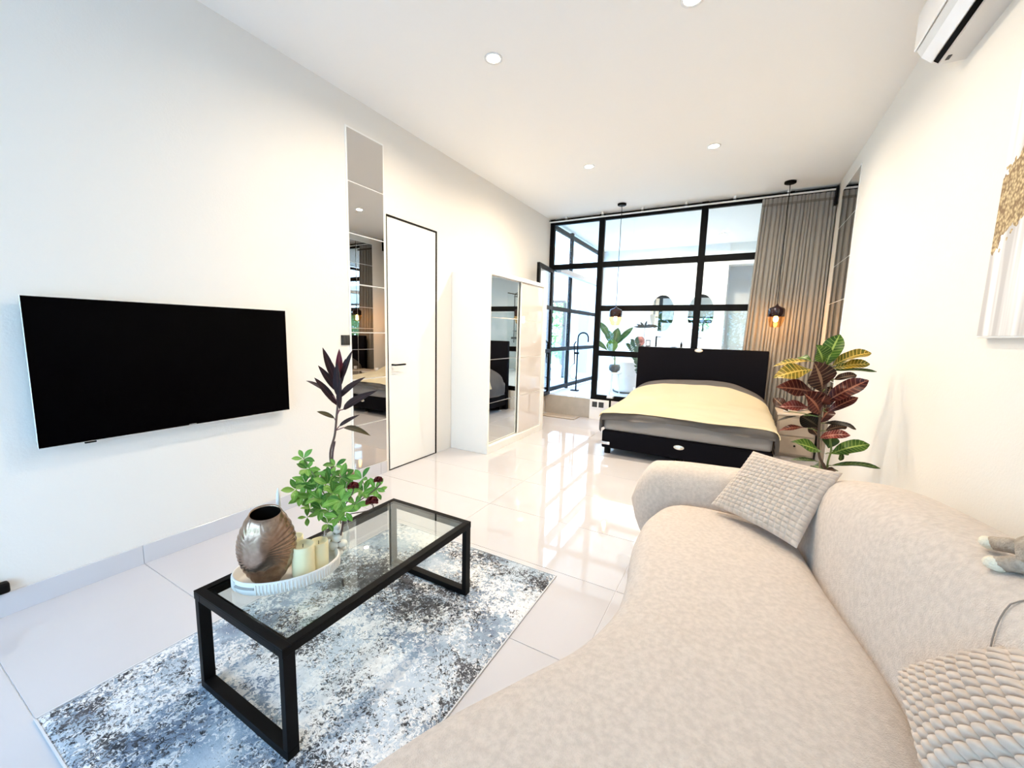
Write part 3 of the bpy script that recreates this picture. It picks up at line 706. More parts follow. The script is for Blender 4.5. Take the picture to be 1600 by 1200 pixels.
# cordyline
pts = [Vector((gx-.005, gy, TT+.06)), Vector((gx-.005, gy, TT+.18)), at(519, 740, 1, 1.09), at(516, 708, 1, 1.09), at(523, 680, 1, 1.09), at(526, 650, 1, 1.09), at(529, 618, 1, 1.09), at(531, 580, 1, 1.09)]
t = thing('cordyline_cutting', 'tall cordyline cutting with dark burgundy leaves in the glass vase', 'plant', pts[0])
cv = catmull(pts, 5)
obj('stem', tube(cv, [.0055]*8+[.0045]*(len(cv)-8), 8), mat('cordyline_stem', (.13, .07, .05), .6), t)
obj('stem', tube(catmull([pts[0]+Vector((.02, 0, 0)), at(536, 800, 1, 1.09), at(520, 725, 1, 1.09), at(523, 690, 1, 1.085)], 5), .004, 8), mat('cordyline_stem_thin', (.10, .05, .05), .6), t)
for k, (bu, bv, tu, tv, y, wd, m) in enumerate(((524, 598, 504, 543, 1.09, .038, 'ti'), (530, 592, 530, 545, 1.08, .036, 'tired'), (533, 596, 551, 547, 1.10, .034, 'ti'), (526, 612, 497, 571, 1.07, .036, 'ti'), (520, 618, 478, 595, 1.11, .024, 'ti'),
      (527, 634, 491, 590, 1.08, .038, 'ti'), (530, 622, 571, 589, 1.08, .036, 'ti'), (536, 640, 590, 610, 1.07, .042, 'ti'), (523, 654, 495, 643, 1.08, .026, 'tiol'), (530, 666, 562, 648, 1.10, .022, 'ti'), (537, 668, 579, 681, 1.07, .036, 'tiol'),
      (529, 622, 527, 565, 1.06, .044, 'ti'), (531, 640, 533, 590, 1.07, .036, 'ti'), (528, 610, 540, 560, 1.12, .032, 'ti'), (528, 606, 516, 562, 1.12, .03, 'tired'))):
    b_ = at(bu, bv, 1, 1.09); tpx = at(tu, tv, 1, y)
    st = min(cv, key=lambda q: (q-b_).length+max(0, (q.z-b_.z))*2)
    if (st-b_).length > .004: obj('petiole', tube([st-Vector((0, 0, .012)), b_], .0022, 5), mat('petiole%d' % k, (.16, .05, .06), .5), t)
    up = (CAM-b_).normalized()+Vector((0, 0, .6))
    obj('leaf', leaf(b_, tpx, wd*.78, sag=.06 if abs(tu-bu) > 25 else .02, fold=.35, up=up, seg=8, wpos=.42), LM[m], t)

# ------------------------------------------------------------------ sofa
SB = 0.05
t = thing('curved_sofa', 'large curved beige chenille sofa along the right wall', 'sofa', (.15, 1.2, 0))
ctrl = [(.24, 2.535), (.08, 2.56), (-.12, 2.57), (-.30, 2.50), (-.385, 2.28), (-.392, 2.0), (-.352, 1.72), (-.335, 1.45), (-.39, 1.20), (-.52, .95), (-.64, .72), (-.74, .42), (-.78, .1), (-.70, -.22), (-.45, -.48), (0, -.58), (.42, -.58), (.515, -.3), (.515, .3), (.52, .9), (.52, 1.3), (.50, 1.52), (.455, 1.75), (.405, 2.0), (.37, 2.25), (.34, 2.43)]
ol = catmull([(x, y, 0) for x, y in ctrl], 6, True)
n = len(ol)
area = sum(ol[i].x*ol[(i+1) % n].y-ol[(i+1) % n].x*ol[i].y for i in range(n))
sg = 1 if area > 0 else -1
nor = []
for i in range(n):
    d = (ol[(i+2) % n]-ol[i-2]).normalized(); nor.append(Vector((d.y, -d.x, 0))*sg)
def srow(off, z): return [ol[i]+nor[i]*off+Vector((0, 0, z)) for i in range(n)]
bm = B(); prof = []
for (off, z) in ((-.07, SB), (-.035, SB+.015), (-.012, .11), (0, .19), (.002, .26), (-.006, .33), (-.022, .375), (-.05, .408), (-.09, .428)): prof.append(srow(off, z))
r0 = prof[-1]
cx = [Vector((.02, max(-.1, min(2.15, p.y)), 0)) for p in r0]
for s, dz in ((.8, .006), (.6, .011), (.4, .014), (.2, .015), (0, .015)):
    prof.append([Vector((c.x+(p.x-c.x)*s, c.y+(p.y-c.y)*s, p.z+dz+.004*(1-s)*noise.noise(Vector((c.x+(p.x-c.x)*s, c.y+(p.y-c.y)*s, 0))*3))) for p, c in zip(r0, cx)])
rings(bm, prof, cap1=False); bmesh.ops.remove_doubles(bm, verts=bm.verts, dist=.0015)
obj('seat', bm, M['sofa'], t, True)
# backrest that turns round the far end into an arm
path = [(-.395, 2.70, .165, .585), (-.25, 2.715, .17, .60), (.0, 2.72, .175, .61), (.25, 2.71, .185, .625), (.45, 2.62, .21, .67), (.56, 2.42, .225, .745), (.60, 2.15, .23, .805), (.635, 1.85, .225, .84), (.665, 1.55, .205, .865), (.68, 1.25, .195, .875), (.68, .8, .19, .875), (.68, .3, .19, .875), (.68, -.2, .19, .87), (.68, -.45, .19, .84)]
P3 = catmull([(a, b_, 0) for a, b_, c, d in path], 5); WH = catmull([(c, d, 0) for a, b_, c, d in path], 5)
pts = list(zip(P3, WH))
def section(c, d, wv, h, sc=1.0, n=28):
    s = Vector((d.y, -d.x, 0)); zc = (SB+h)/2; hh = (h-SB)/2; out = []
    for k in range(n):
        a = 2*PI*k/n; ca, sa = math.cos(a), math.sin(a); e = 2/3.2
        x = math.copysign(abs(ca)**e, ca)*wv*sc; z = math.copysign(abs(sa)**e, sa)*hh*sc
        # lean: the back is thicker at the bottom
        out.append(c+s*x*(1-.10*(z/hh if hh else 0))+Vector((0, 0, zc+z)))
    return out
rs = []
d0 = (pts[1][0]-pts[0][0]).normalized()
for k in range(7):
    q = k/7; ext = .155
    rs.append(section(pts[0][0]-d0*ext*(1-math.sin(q*PI/2)), d0, pts[0][1].x, pts[0][1].y, max(.02, math.cos((1-math.sin(q*PI/2)))**1.0*math.sqrt(max(.0004, 1-(1-math.sin(q*PI/2))**2)))))
for k, (p, wh) in enumerate(pts):
    d = (pts[min(k+1, len(pts)-1)][0]-pts[max(k-1, 0)][0]).normalized(); rs.append(section(p, d, wh.x, wh.y))
dl = (pts[-1][0]-pts[-2][0]).normalized()
for k in range(1, 6):
    q = k/5; rs.append(section(pts[-1][0]+dl*.12*math.sin(q*PI/2), dl, pts[-1][1].x, pts[-1][1].y, max(.02, math.cos(q*PI/2))))
bm = B(); rings(bm, rs); obj('backrest', bm, M['sofa'], t, True)
# stitched seam over the backrest
kk = min(range(len(pts)), key=lambda i: abs(pts[i][0].y-1.33) + (5 if pts[i][0].x < .5 else 0))
sec = section(pts[kk][0], Vector((0, -1, 0)), pts[kk][1].x, pts[kk][1].y, 1.004, 72)
sec = [q for q in sec if q.z > .5 and q.x < pts[kk][0].x+.06]; sec.sort(key=lambda q: q.z + (q.x*.2))
seam = [Vector((q.x, q.y-.07-.26*max(0, .84-q.z)/.34, q.z)) for q in sec]
obj('seam', tube(seam, .0016, 5), M['seam'], t)
for (x, y) in ((-.2, 2.45), (.5, 2.5), (-.3, 1.5), (-.55, .1), (.6, 1.0), (.6, -.4), (-.4, 2.68)):
    obj('foot', lathe(x, y, [(.02, 0), (.025, .06)], 14), M['chrome'], t)

def popcorn(c00, c10, c11, c01, T, label, N=16, amp=.011, flip=1):
    "cushion from four corners (bottom-left, bottom-right, top-right, top-left)"
    c00, c10, c11, c01 = map(Vector, (c00, c10, c11, c01))
    nrm = ((c10-c00).cross(c01-c00)).normalized()
    if nrm.dot(CAM-(c00+c11)/2) < 0: nrm = -nrm
    R = 9*N; bm = B(); sides = []
    for sgn in (1, -1):
        g = []
        for j in range(R+1):
            row = []
            for i in range(R+1):
                u, v = i/R, j/R
                # concave edges
                pu = .035*(1-(2*v-1)**2)*(1-2*u)*.9; pv = .035*(1-(2*u-1)**2)*(1-2*v)*.9
                uu, vv = u+pu, v+pv
                p = c00*(1-uu)*(1-vv)+c10*uu*(1-vv)+c11*uu*vv+c01*(1-uu)*vv
                a, b_ = abs(2*u-1), abs(2*v-1)
                puff = T*((1-a**2.6)*(1-b_**2.6))**.55
                edge = min(1, 8*min(u, 1-u, v, 1-v))
                row_i = int(v*N)
                sh = .0
                bu = abs(math.sin(PI*(u*N+sh))); bv = abs(math.sin(PI*v*N))
                ca_, cb_ = abs(2*((u*N) % 1)-1), abs(2*((v*N) % 1)-1)
                bump = amp*(max(0, (1-ca_**2.2)*(1-cb_**2.2))**.5)*(.45+.55*edge)*(1+.35*noise.noise(Vector((int(u*N), int(v*N), sgn*3))))
                wr = .006*noise.noise(Vector((u*3, v*3, sgn*5+T*10)))
                row.append(bm.verts.new(p+nrm*sgn*(puff+bump+wr*edge)))
            g.append(row)
        for j in range(R):
            for i in range(R): bm.faces.new((g[j][i], g[j][i+1], g[j+1][i+1], g[j+1][i]))
        sides.append(g)
    bmesh.ops.remove_doubles(bm, verts=bm.verts, dist=.0006)
    return tag(obj('popcorn_cushion', bm, M['pillow'], None, True), label, 'cushion')
popcorn((-.065, 2.44, .475), (.300, 2.13, .468), (.478, 2.40, .775), (.115, 2.585, .775), .06, 'beige popcorn texture cushion leaning in the far corner of the sofa', 17, .010)
popcorn((.42, 1.02, .49), (.475, 1.43, .48), (.575, 1.17, .80), (.50, .80, .84), .055, 'beige chunky popcorn texture cushion at the lower right near the camera', 12, .020)

# plush toy lying on the sofa back
t = thing('plush_toy', 'small grey plush toy with cream paws lying on the sofa back at the right edge', 'toy', (.66, 1.35, .87))
obj('body', ellipsoid((.665, 1.355, .925), (.062, .066, .052), jit=.12), M['plush'], t, True)
h = obj('head', ellipsoid((.73, 1.27, .975), (.062, .058, .055), jit=.08), M['plush'], t, True)
obj('ear', ellipsoid((.655, 1.355, .995), (.026, .030, .016), jit=.15), M['plushc'], h, True)
obj('ear', ellipsoid((.79, 1.215, 1.035), (.022, .03, .03), jit=.1), M['plushc'], h, True)
for (a, b_) in (((.645, 1.40, .915), (.615, 1.485, .887)), ((.635, 1.34, .90), (.588, 1.385, .872))):
    a, b_ = Vector(a), Vector(b_); m = (a+b_)/2+Vector((0, 0, .004))
    obj('arm', tube([a, m, b_], [.020, .019, .017], 12), M['plush'], t, True)
    obj('paw', ellipsoid(b_, (.024, .022, .017), jit=.2), M['plushc'], t, True)

# small pale yellow thing on the floor by the sofa
p = at(883, 1044, 2, .02)
tag(obj('rubber_ball', ellipsoid((p.x-.005, p.y+.0, .013), (.013, .013, .013), u=12, v=8), M['yellow'], None, True), 'tiny pale yellow ball on the floor at the front edge of the sofa', 'ball')

# ------------------------------------------------------------------ bed
bx0, bx1, by0, by1 = -1.325, .375, 4.58, 6.27
t = thing('double_bed', 'black upholstered double bed with tall headboard in front of the glass wall', 'bed', ((bx0+bx1)/2, (by0+by1)/2, 0))
obj('bed_base', box(bx0, bx1, by0, by1, .085, .29, .02, 3), M['blackfab'], t, True)
obj('headboard', box(bx0-.01, bx1-.03, 6.275, 6.35, .0, 1.236, .018, 3), M['blackfab'], t, True)
for bxx, byy in ((bx0+.06, by0+.06), (bx1-.06, by0+.06), (bx0+.06, by1-.1), (bx1-.06, by1-.1), (-.475, by0+.1)):
    l = obj('leg', lathe(bxx, byy, [(.036, .012), (.036, .095)], 18), M['black'], t)
    obj('foot_ring', lathe(bxx, byy, [(.038, 0), (.038, .014), (.02, .014)], 18), M['chrome'], l)
def badge(x, y, z, nm='badge'):
    bm = B(); rs = []
    for s, dy in ((1, 0), (1, -.004), (.85, -.007), (.3, -.008)):
        rs.append([Vector((x+.055*s*math.cos(2*PI*k/24), y+dy, z+.026*s*math.sin(2*PI*k/24))) for k in range(24)])
    rings(bm, rs); return obj(nm, bm, mat('badge_silver', (.75, .72, .65), .25, metal=.8), t, True)
badge(-.48, by0-.001, .215); badge(-.50, 6.274, 1.206)
obj('corner_cap', box(bx0-.003, bx0+.10, by0-.003, by0+.10, .12, .16, .012, 3), M['chrome'], t, True)
mt_ = tag(obj('mattress', box(bx0+.01, bx1-.01, by0+.012, by1, .292, .50, .045, 4), M['sheet'], None, True), 'thick mattress in a grey fitted sheet on the black bed base', 'mattress')
# duvet (grey) and cream blanket as draped heightfields
def drape(x0, x1, y0, y1, zf, hem, hemf, NX, NY, thick, seed):
    "zf(x,y) top height; hem, hemf: how far the cloth hangs past the long sides and the foot end"
    bm = B(); top = []; W_ = x1-x0; L_ = y1-y0
    for j in range(NY+1):
        row = []; t_ = -hemf+(L_+hemf)*j/NY
        for i in range(NX+1):
            s_ = -hem+(W_+2*hem)*i/NX
            dx = max(0, -s_, s_-W_); dy = max(0, -t_)
            x = min(max(x0+s_, x0), x1); y = max(y0+t_, y0); z = zf(x, y)
            out = lambda d_: .022*math.sin(min(1, d_/.05)*PI/2)
            if dx > 0:
                sd = -1 if s_ < 0 else 1
                x += sd*(out(dx)+(.012*math.sin(y*15+seed)+.010)*min(1, dx/.1)); z -= dx
            if dy > 0:
                y -= out(dy)+(.010*math.sin(x*13+seed))*min(1, dy/.08); z -= dy*(1+.22*math.sin(x*5.0+seed))
            if dx > 0 and dy > 0:
                k = min(1, dx*dy/(.05*.05)); x -= sd*.03*k; y += .02*k; z += .25*min(dx, dy)
            row.append(bm.verts.new((x, y, z)))
        top.append(row)
    for j in range(NY):
        for i in range(NX): bm.faces.new((top[j][i], top[j][i+1], top[j+1][i+1], top[j+1][i]))
    bmesh.ops.solidify(bm, geom=list(bm.faces), thickness=thick)
    return bm
def zd(x, y):
    u = (x-bx0)/(bx1-bx0); v = max(0, (y-by0)/(by1-by0))
    side = (max(0, min(1, u*(1-u)*4)))**.45
    rise = .17*(v**1.2)*side
    hump = .16*math.exp(-((v-.84)/.15)**2)*side*(1+.10*math.sin(u*9+1))
    low = -.03*(1-side)
    return .528+rise+hump+low+.008*noise.noise(Vector((x*4, y*4, 1)))
du = drape(bx0, bx1, by0-.012, by1-.10, zd, .21, .075, 70, 70, -.018, 1.0)
tag(obj('duvet', du, M['duvet'], None, True), 'grey duvet hanging over the sides of the bed under the cream blanket', 'duvet')
def zb(x, y): return zd(x, y)+.016+.004*noise.noise(Vector((x*7, y*7, 4)))
bl = drape(bx0-.006, bx1+.006, by0-.032, by0+1.27, zb, .07, .012, 60, 50, -.010, 2.0)
for v in bl.verts:
    f = (v.co.y-by0)/1.27; u = (v.co.x-bx0)/(bx1-bx0)
    if f > .55: v.co.y -= .12*(abs(2*u-1)**3)*(f-.55)/.45
    if f < .1 and 0 < u < 1: v.co.y += .02*math.sin(v.co.x*6)*(1-f*10)
tag(obj('cream_blanket', bl, M['cream'], None, True), 'smooth cream blanket spread over the grey duvet', 'blanket')

# sockets on the plinth
t = thing('double_socket', 'white plate with two black sockets on the plinth left of the bed', 'socket', (-1.97, YP-.05, .20))
bp_ = obj('plate', box(-2.085, -1.84, YP-.058, YP-.05, .175, .325, .002, 1), M['whitegloss'], t)
for a in (-2.055, -1.945): obj('socket', box(a, a+.085, YP-.062, YP-.057, .205, .295, .003, 1), M['grey'], t)
tag(obj('door_mat', box(-2.86, -2.26, 6.17, 6.46, .001, .014, .004, 1), M['mat']), 'beige door mat at the step below the open glass door', 'mat')
# nightstand
t = thing('nightstand', 'pale wooden nightstand between bed and right wall behind the croton', 'nightstand', (.66, 6.0, 0))
obj('body', box(.47, .85, 5.72, 6.14, .03, .50, .004, 1), M['wood'], t)
obj('top', box(.46, .86, 5.71, 6.15, .50, .525, .004, 1), mat('top_pale', (.66, .56, .46), .4), t)
for z in (.05, .27):
    d = obj('drawer', box(.485, .835, 5.708, 5.72, z, z+.20, .003, 1), M['wood'], t)
    obj('knob', ellipsoid((.66, 5.70, z+.1), (.012, .01, .012), u=10, v=8), M['black'], d, True)
obj('foot_rail', box(.49, .83, 5.75, 6.1, 0, .03), M['wood'], t)
tag(obj('ceramic_cup', lathe(.56, 5.85, [(.02, .526), (.034, .53), (.038, .60), (.035, .60), (.03, .54), (.004, .535)], 20), M['whitegloss'], None, True), 'small white cup on the nightstand behind the croton leaves', 'cup')

# ------------------------------------------------------------------ curtain
t = thing('curtain', 'floor length taupe pleated curtain beside the glass wall', 'curtain', (.46, 6.40, .05))
def curtain_mesh(z0, z1, base, amp, NZ=26, NXX=360):
    bm = B(); g = []
    for j in range(NZ+1):
        row = []
        z = z0+(z1-z0)*j/NZ; f = 1-(z-.05)/3.1
        for i in range(NXX+1):
            u = i/NXX
            x = (.09-.10*f)+(.872-(.09-.10*f))*u
            a = amp*(.6+.6*f)
            ph = u*2*PI*19+1.6*math.sin(u*19)+.9*math.sin(f*2.2+u*11)
            y = base+a*math.sin(ph)+a*.5*math.sin(ph*.53+2)
            x += .006*math.cos(ph*1.0)
            row.append(bm.verts.new((x, y, z)))
        g.append(row)
    for j in range(NZ):
        for i in range(NXX): bm.faces.new((g[j][i], g[j][i+1], g[j+1][i+1], g[j+1][i]))
    return bm
obj('drape', curtain_mesh(.06, 3.10, 6.413, .018), M['curtain'], t, True)
hb = obj('heading', curtain_mesh(3.10, 3.195, 6.413, .012, 3), M['curtain'], t, True)
bm = B()
for k in range(60):
    u = k/59; x = .10+.74*u; box(x-.003, x+.003, 6.355, 6.362, 3.085, 3.115, bm=bm)
q = obj('gather_stitching', bm, mat('curtain_stitch', (.12, .10, .085), .9), t); q['kind'] = 'stuff'
t = thing('curtain_track', 'thin white curtain track running below the ceiling in front of the glass wall', 'curtain rail', (-1.0, 6.385, 3.20))
obj('rail', box(XL+.02, XR-.01, 6.37, 6.40, 3.202, 3.218, .002, 1), M['white'], t)
obj('slot', box(XL+.02, XR-.01, 6.364, 6.370, 3.222, 3.234), M['black'], t)
obj('bracket', box(XR-.035, XR-.01, 6.33, 6.40, 3.02, 3.235), M['black'], t)
for k in range(6): obj('bracket', box(XL+.3+k*.6, XL+.33+k*.6, 6.37, 6.40, 3.218, ZC), M['white'], t)

# ------------------------------------------------------------------ pendants
def pendant(x, y, zb_, label):
    t = thing('pendant_lamp', label, 'pendant lamp', (x, y, ZC), 'bedside pendant lamps')
    obj('canopy', lathe(x, y, [(.062, ZC), (.062, ZC-.022), (.05, ZC-.028), (.01, ZC-.03)], 24), M['black'], t, True)
    pts = [(x+.003*math.sin(k*1.7), y+.003*math.cos(k*2.1), ZC-.03-(ZC-.03-(zb_+.285))*k/14) for k in range(15)]
    obj('cord', tube(pts, .0045, 6), M['black'], t)
    obj('cap', lathe(x, y, [(.006, zb_+.29), (.012, zb_+.27), (.035, zb_+.255), (.080, zb_+.235), (.092, zb_+.215), (.092, zb_+.13), (.088, zb_+.13), (.086, zb_+.21), (.03, zb_+.235)], 32), M['smoke'], t, True)
    obj('glass_shade', lathe(x, y, [(.091, zb_+.13), (.095, zb_+.11), (.091, zb_+.09), (.087, zb_+.075), (.072, zb_+.04), (.068, zb_+.02), (.052, zb_)], 32, cap0=False, cap1=False), M['amber'], t, True)
    obj('bulb', lathe(x, y, [(.014, zb_+.17), (.016, zb_+.14), (.028, zb_+.105), (.024, zb_+.075), (.004, zb_+.062)], 18), M['bulb'], t, True)
    l = bpy.data.lights.new('bulb_light', 'POINT'); l.energy = 4.5; l.color = (1, .60, .28); l.shadow_soft_size = .03
    lo = bpy.data.objects.new('bulb_light', l); C.objects.link(lo); lo.parent = t; lo.location = (0, 0, zb_+.05-ZC)
pendant(-1.655, 6.10, 1.535, 'amber glass pendant lamp with dark cap hanging left of the headboard')
pendant(.362, 6.08, 1.545, 'amber glass pendant lamp with dark cap hanging in front of the curtain')

# ------------------------------------------------------------------ air conditioner
t = thing('air_conditioner', 'white wall mounted air conditioner high on the right wall', 'air conditioner', (XR, 2.6, 2.85))
def acsec(y, s=1.0):
    pr = [(0, 0), (.10, -.003), (.125, .012), (.175, .055), (.195, .085), (.198, .12), (.196, .26), (.17, .285), (0, .29)]
    return [Vector((XR-a*s, y, 2.848+.145+(b_-.145)*s)) for a, b_ in pr]
bm = B(); rings(bm, [acsec(3.112, .97), acsec(3.10, 1), acsec(2.2, 1), acsec(2.188, .97)]); obj('housing', bm, M['acw'], t)
for f, nm in (((.108, .001, .128, .016), 'outlet_slot'),):
    bm = B(); rings(bm, [[Vector((XR-f[0], y, 2.846+f[1])), Vector((XR-f[2], y, 2.846+f[3])), Vector((XR-f[2], y, 2.852+f[3])), Vector((XR-f[0], y, 2.853+f[1]))] for y in (3.085, 2.21)])
    obj(nm, bm, M['blackgloss'], t)
bm = B(); rings(bm, [[Vector((XR-.135, y, 2.858)), Vector((XR-.176, y, 2.893)), Vector((XR-.180, y, 2.892)), Vector((XR-.137, y, 2.853))] for y in (3.08, 2.22)]); obj('louvre', bm, M['whitegloss'], t)
obj('front_panel', box(XR-.206, XR-.198, 2.19, 3.11, 2.94, 3.125, .003, 1), M['whitegloss'], t)
obj('indicator', box(XR-.09, XR-.075, 3.02, 3.06, 2.8425, 2.8455), M['grey'], t)

# ------------------------------------------------------------------ picture with pampas grass
def picture_mat():
    m = bpy.data.materials.new('pampas_print'); m.use_nodes = True; nt = m.node_tree; b = nt.nodes['Principled BSDF']; b.inputs['Roughness'].default_value = .6
    tcn = nt.nodes.new('ShaderNodeTexCoord'); s = nt.nodes.new('ShaderNodeSeparateXYZ'); nt.links.new(tcn.outputs['Generated'], s.inputs[0])
    mp = nt.nodes.new('ShaderNodeMapping'); mp.inputs['Scale'].default_value = (1, 14, .7); nt.links.new(tcn.outputs['Generated'], mp.inputs[0])
    n = nt.nodes.new('ShaderNodeTexNoise'); n.inputs['Scale'].default_value = 1.2; n.inputs['Detail'].default_value = 2; nt.links.new(mp.outputs[0], n.inputs['Vector'])
    r = nt.nodes.new('ShaderNodeValToRGB'); r.color_ramp.elements[0].position = .4; r.color_ramp.elements[0].color = (.50, .48, .47, 1); r.color_ramp.elements[1].position = .6; r.color_ramp.elements[1].color = (.86, .84, .82, 1)
    nt.links.new(n.outputs['Fac'], r.inputs[0])
    n2 = nt.nodes.new('ShaderNodeTexVoronoi'); n2.inputs['Scale'].default_value = 75; nt.links.new(tcn.outputs['Generated'], n2.inputs['Vector'])
    r2 = nt.nodes.new('ShaderNodeValToRGB'); r2.color_ramp.elements[0].color = (.80, .62, .32, 1); r2.color_ramp.elements[1].position = .75; r2.color_ramp.elements[1].color = (.20, .11, .03, 1)
    nt.links.new(n2.outputs['Distance'], r2.inputs[0])
    def mt(op, a, c):
        x = nt.nodes.new('ShaderNodeMath'); x.operation = op
        for k, q in enumerate((a, c)):
            if isinstance(q, (int, float)): x.inputs[k].default_value = q
            else: nt.links.new(q, x.inputs[k])
        return x.outputs[0]
    # plume: lies above a slanted ragged edge in the (y,z) plane of the print
    n3 = nt.nodes.new('ShaderNodeTexNoise'); n3.inputs['Scale'].default_value = 22; nt.links.new(tcn.outputs['Generated'], n3.inputs['Vector'])
    yy = mt('SUBTRACT', 1.0, s.outputs['Y'])
    cen = mt('ADD', mt('ADD', .47, mt('MULTIPLY', yy, .6)), mt('MULTIPLY', mt('SUBTRACT', n3.outputs['Fac'], .5), .22))
    dist = mt('ABSOLUTE', mt('SUBTRACT', s.outputs['Z'], cen), 0)
    mask = mt('LESS_THAN', dist, .145)
    x = nt.nodes.new('ShaderNodeMix'); x.data_type = 'RGBA'; nt.links.new(mask, x.inputs[0]); nt.links.new(r.outputs[0], x.inputs[6]); nt.links.new(r2.outputs[0], x.inputs[7])
    nt.links.new(x.outputs[2], b.inputs['Base Color']); return m
t = thing('wall_picture', 'framed print of golden pampas grass on the right wall at the picture edge', 'picture', (XR, 1.95, 1.42))
obj('frame', box(XR-.030, XR, 1.45, 2.425, 1.425, 2.45, .002, 1), M['mirroredge'], t)
obj('print', box(XR-.033, XR-.030, 1.458, 2.417, 1.433, 2.442), picture_mat(), t)

# ------------------------------------------------------------------ croton
px = lambda x, y: (1160+x*.2166, 500+y*.2166)
YC = 3.42
t0 = at(*px(600, 1100), 1, YC)
t = thing('potted_croton', 'tall croton with red, yellow and green veined leaves behind the sofa', 'plant', (t0.x, YC, 0))
obj('pot', lathe(t0.x, YC, [(.10, 0), (.13, .01), (.155, .26), (.162, .28), (.15, .28), (.145, .25), (.005, .245)], 28), mat('croton_pot', (.55, .50, .44), .5), t, True)
obj('soil', lathe(t0.x, YC, [(.145, .245), (.10, .255), (.004, .258)], 20, cap0=False), mat('soil', (.05, .035, .025), .95, bump=.8), t)
st = [Vector((t0.x, YC, .25)), t0, at(*px(550, 960), 1, YC), at(*px(560, 700), 1, YC), at(*px(600, 500), 1, YC), at(*px(590, 300), 1, YC)]
cv = catmull(st, 5); obj('stem', tube(cv, [.011]*8+[.008]*(len(cv)-8), 8), M['trunk'], t)
st2 = [Vector((t0.x+.02, YC+.02, .25)), at(*px(610, 1060), 1, YC+.02), at(*px(640, 940), 1, YC), at(*px(630, 850), 1, YC)]
cv2 = catmull(st2, 4); obj('stem', tube(cv2, .006, 8), M['gstem'], t)
obj('support_cane', tube([Vector((t0.x-.01, YC+.03, .25)), at(*px(565, 780), 1, YC+.03), at(*px(600, 500), 1, YC+.02), at(*px(625, 290), 1, YC+.02)], .005, 8), mat('cane', (.45, .36, .24), .6), t)
CL = [(580, 320, 530, 180, 88, 'green', -.05), (600, 330, 705, 105, 92, 'green', .03), (650, 330, 930, 240, 75, 'yellow', .05), (640, 365, 970, 374, 26, 'dgreen', .02), (520, 300, 205, 342, 40, 'yellow', .1), (515, 360, 222, 420, 88, 'yellow', -.08),
      (575, 520, 515, 300, 130, 'maroon', -.12), (545, 530, 240, 485, 95, 'red', -.05), (600, 590, 910, 435, 95, 'red', -.05), (660, 430, 825, 400, 50, 'maroon', .08), (610, 665, 835, 560, 55, 'red', .05), (560, 690, 430, 520, 120, 'red', -.1),
      (500, 640, 262, 628, 60, 'bright', -.05), (590, 745, 820, 790, 42, 'dark', .05), (560, 850, 778, 832, 58, 'bright', -.06), (600, 800, 755, 772, 52, 'maroon', .05), (600, 965, 348, 878, 80, 'green', -.08), (640, 965, 918, 900, 78, 'green', .0),
      (620, 925, 645, 825, 70, 'dgreen', .04), (640, 1050, 995, 1072, 34, 'dgreen', .0), (570, 1030, 340, 1012, 26, 'dgreen', .06), (600, 1090, 500, 1050, 70, 'dgreen', .1), (470, 780, 252, 805, 36, 'red', .0), (560, 780, 420, 690, 95, 'dark', .06),
      (440, 690, 225, 742, 14, 'dark', .05), (330, 660, 225, 560, 55, 'maroon', .12), (715, 955, 705, 1015, 28, 'dgreen', .02), (650, 955, 770, 972, 26, 'green', .05), (600, 640, 640, 480, 80, 'maroon', .05), (560, 740, 640, 640, 80, 'red', .06), (560, 400, 640, 330, 60, 'dgreen', .08), (500, 300, 400, 270, 40, 'green', .1), (540, 620, 600, 540, 70, 'red', -.08), (690, 1090, 600, 1085, 26, 'maroon', -.02),
      (650, 350, 920, 320, 60, 'yellow', .0), (560, 860, 480, 760, 60, 'maroon', .1), (520, 660, 350, 640, 50, 'maroon', .1)]
for k, (a, b_, c, d, wd, m, dy) in enumerate(CL):
    bs = at(*px(a, b_), 1, YC+dy*.2); tp_ = at(*px(c, d), 1, YC+dy+rnd.uniform(-.03, .03))
    near = min(cv+cv2, key=lambda q: (q-bs).length)
    if (near-bs).length > .02: obj('petiole', tube([near, (near+bs)/2+Vector((0, 0, .006)), bs], .003, 5), M['gstem'], t)
    up = (CAM-bs).normalized()*.75+Vector((0, 0, .8))
    wdm = wd*.2166/FPX*3.75*1.05
    obj('leaf', leaf(bs, tp_, wdm, sag=rnd.uniform(.04, .13), fold=rnd.uniform(.15, .4), up=up+Vector((rnd.uniform(-.25, .25), 0, rnd.uniform(-.3, .3))), seg=10, wpos=.56, wave=.10), LM[m], t)

# ------------------------------------------------------------------ bathroom contents
def freestanding_tub():
    cx, cy, a, b_ = -1.80, 8.15, .40, .80
    t = thing('freestanding_bathtub', 'white freestanding oval bathtub behind the glass wall', 'bathtub', (cx, cy, BZ))
    def rg_(s, z, n=40): return [Vector((cx+a*s*math.cos(2*PI*k/n), cy+b_*(1-(1-s)*.6)*math.sin(2*PI*k/n), z)) for k in range(n)]
    bm = B(); rings(bm, [rg_(.78, BZ+.001), rg_(.84, BZ+.06), rg_(.93, BZ+.30), rg_(.98, BZ+.52), rg_(1.0, BZ+.575), rg_(.98, BZ+.585), rg_(.93, BZ+.575), rg_(.86, BZ+.45), rg_(.7, BZ+.15), rg_(.1, BZ+.12)])
    obj('tub_shell', bm, M['tub'], t, True)
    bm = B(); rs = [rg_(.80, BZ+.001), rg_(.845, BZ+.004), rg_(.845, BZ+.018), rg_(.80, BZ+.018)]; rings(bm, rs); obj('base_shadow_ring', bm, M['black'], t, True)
freestanding_tub()
fb = at(898, 607, 2, BZ)
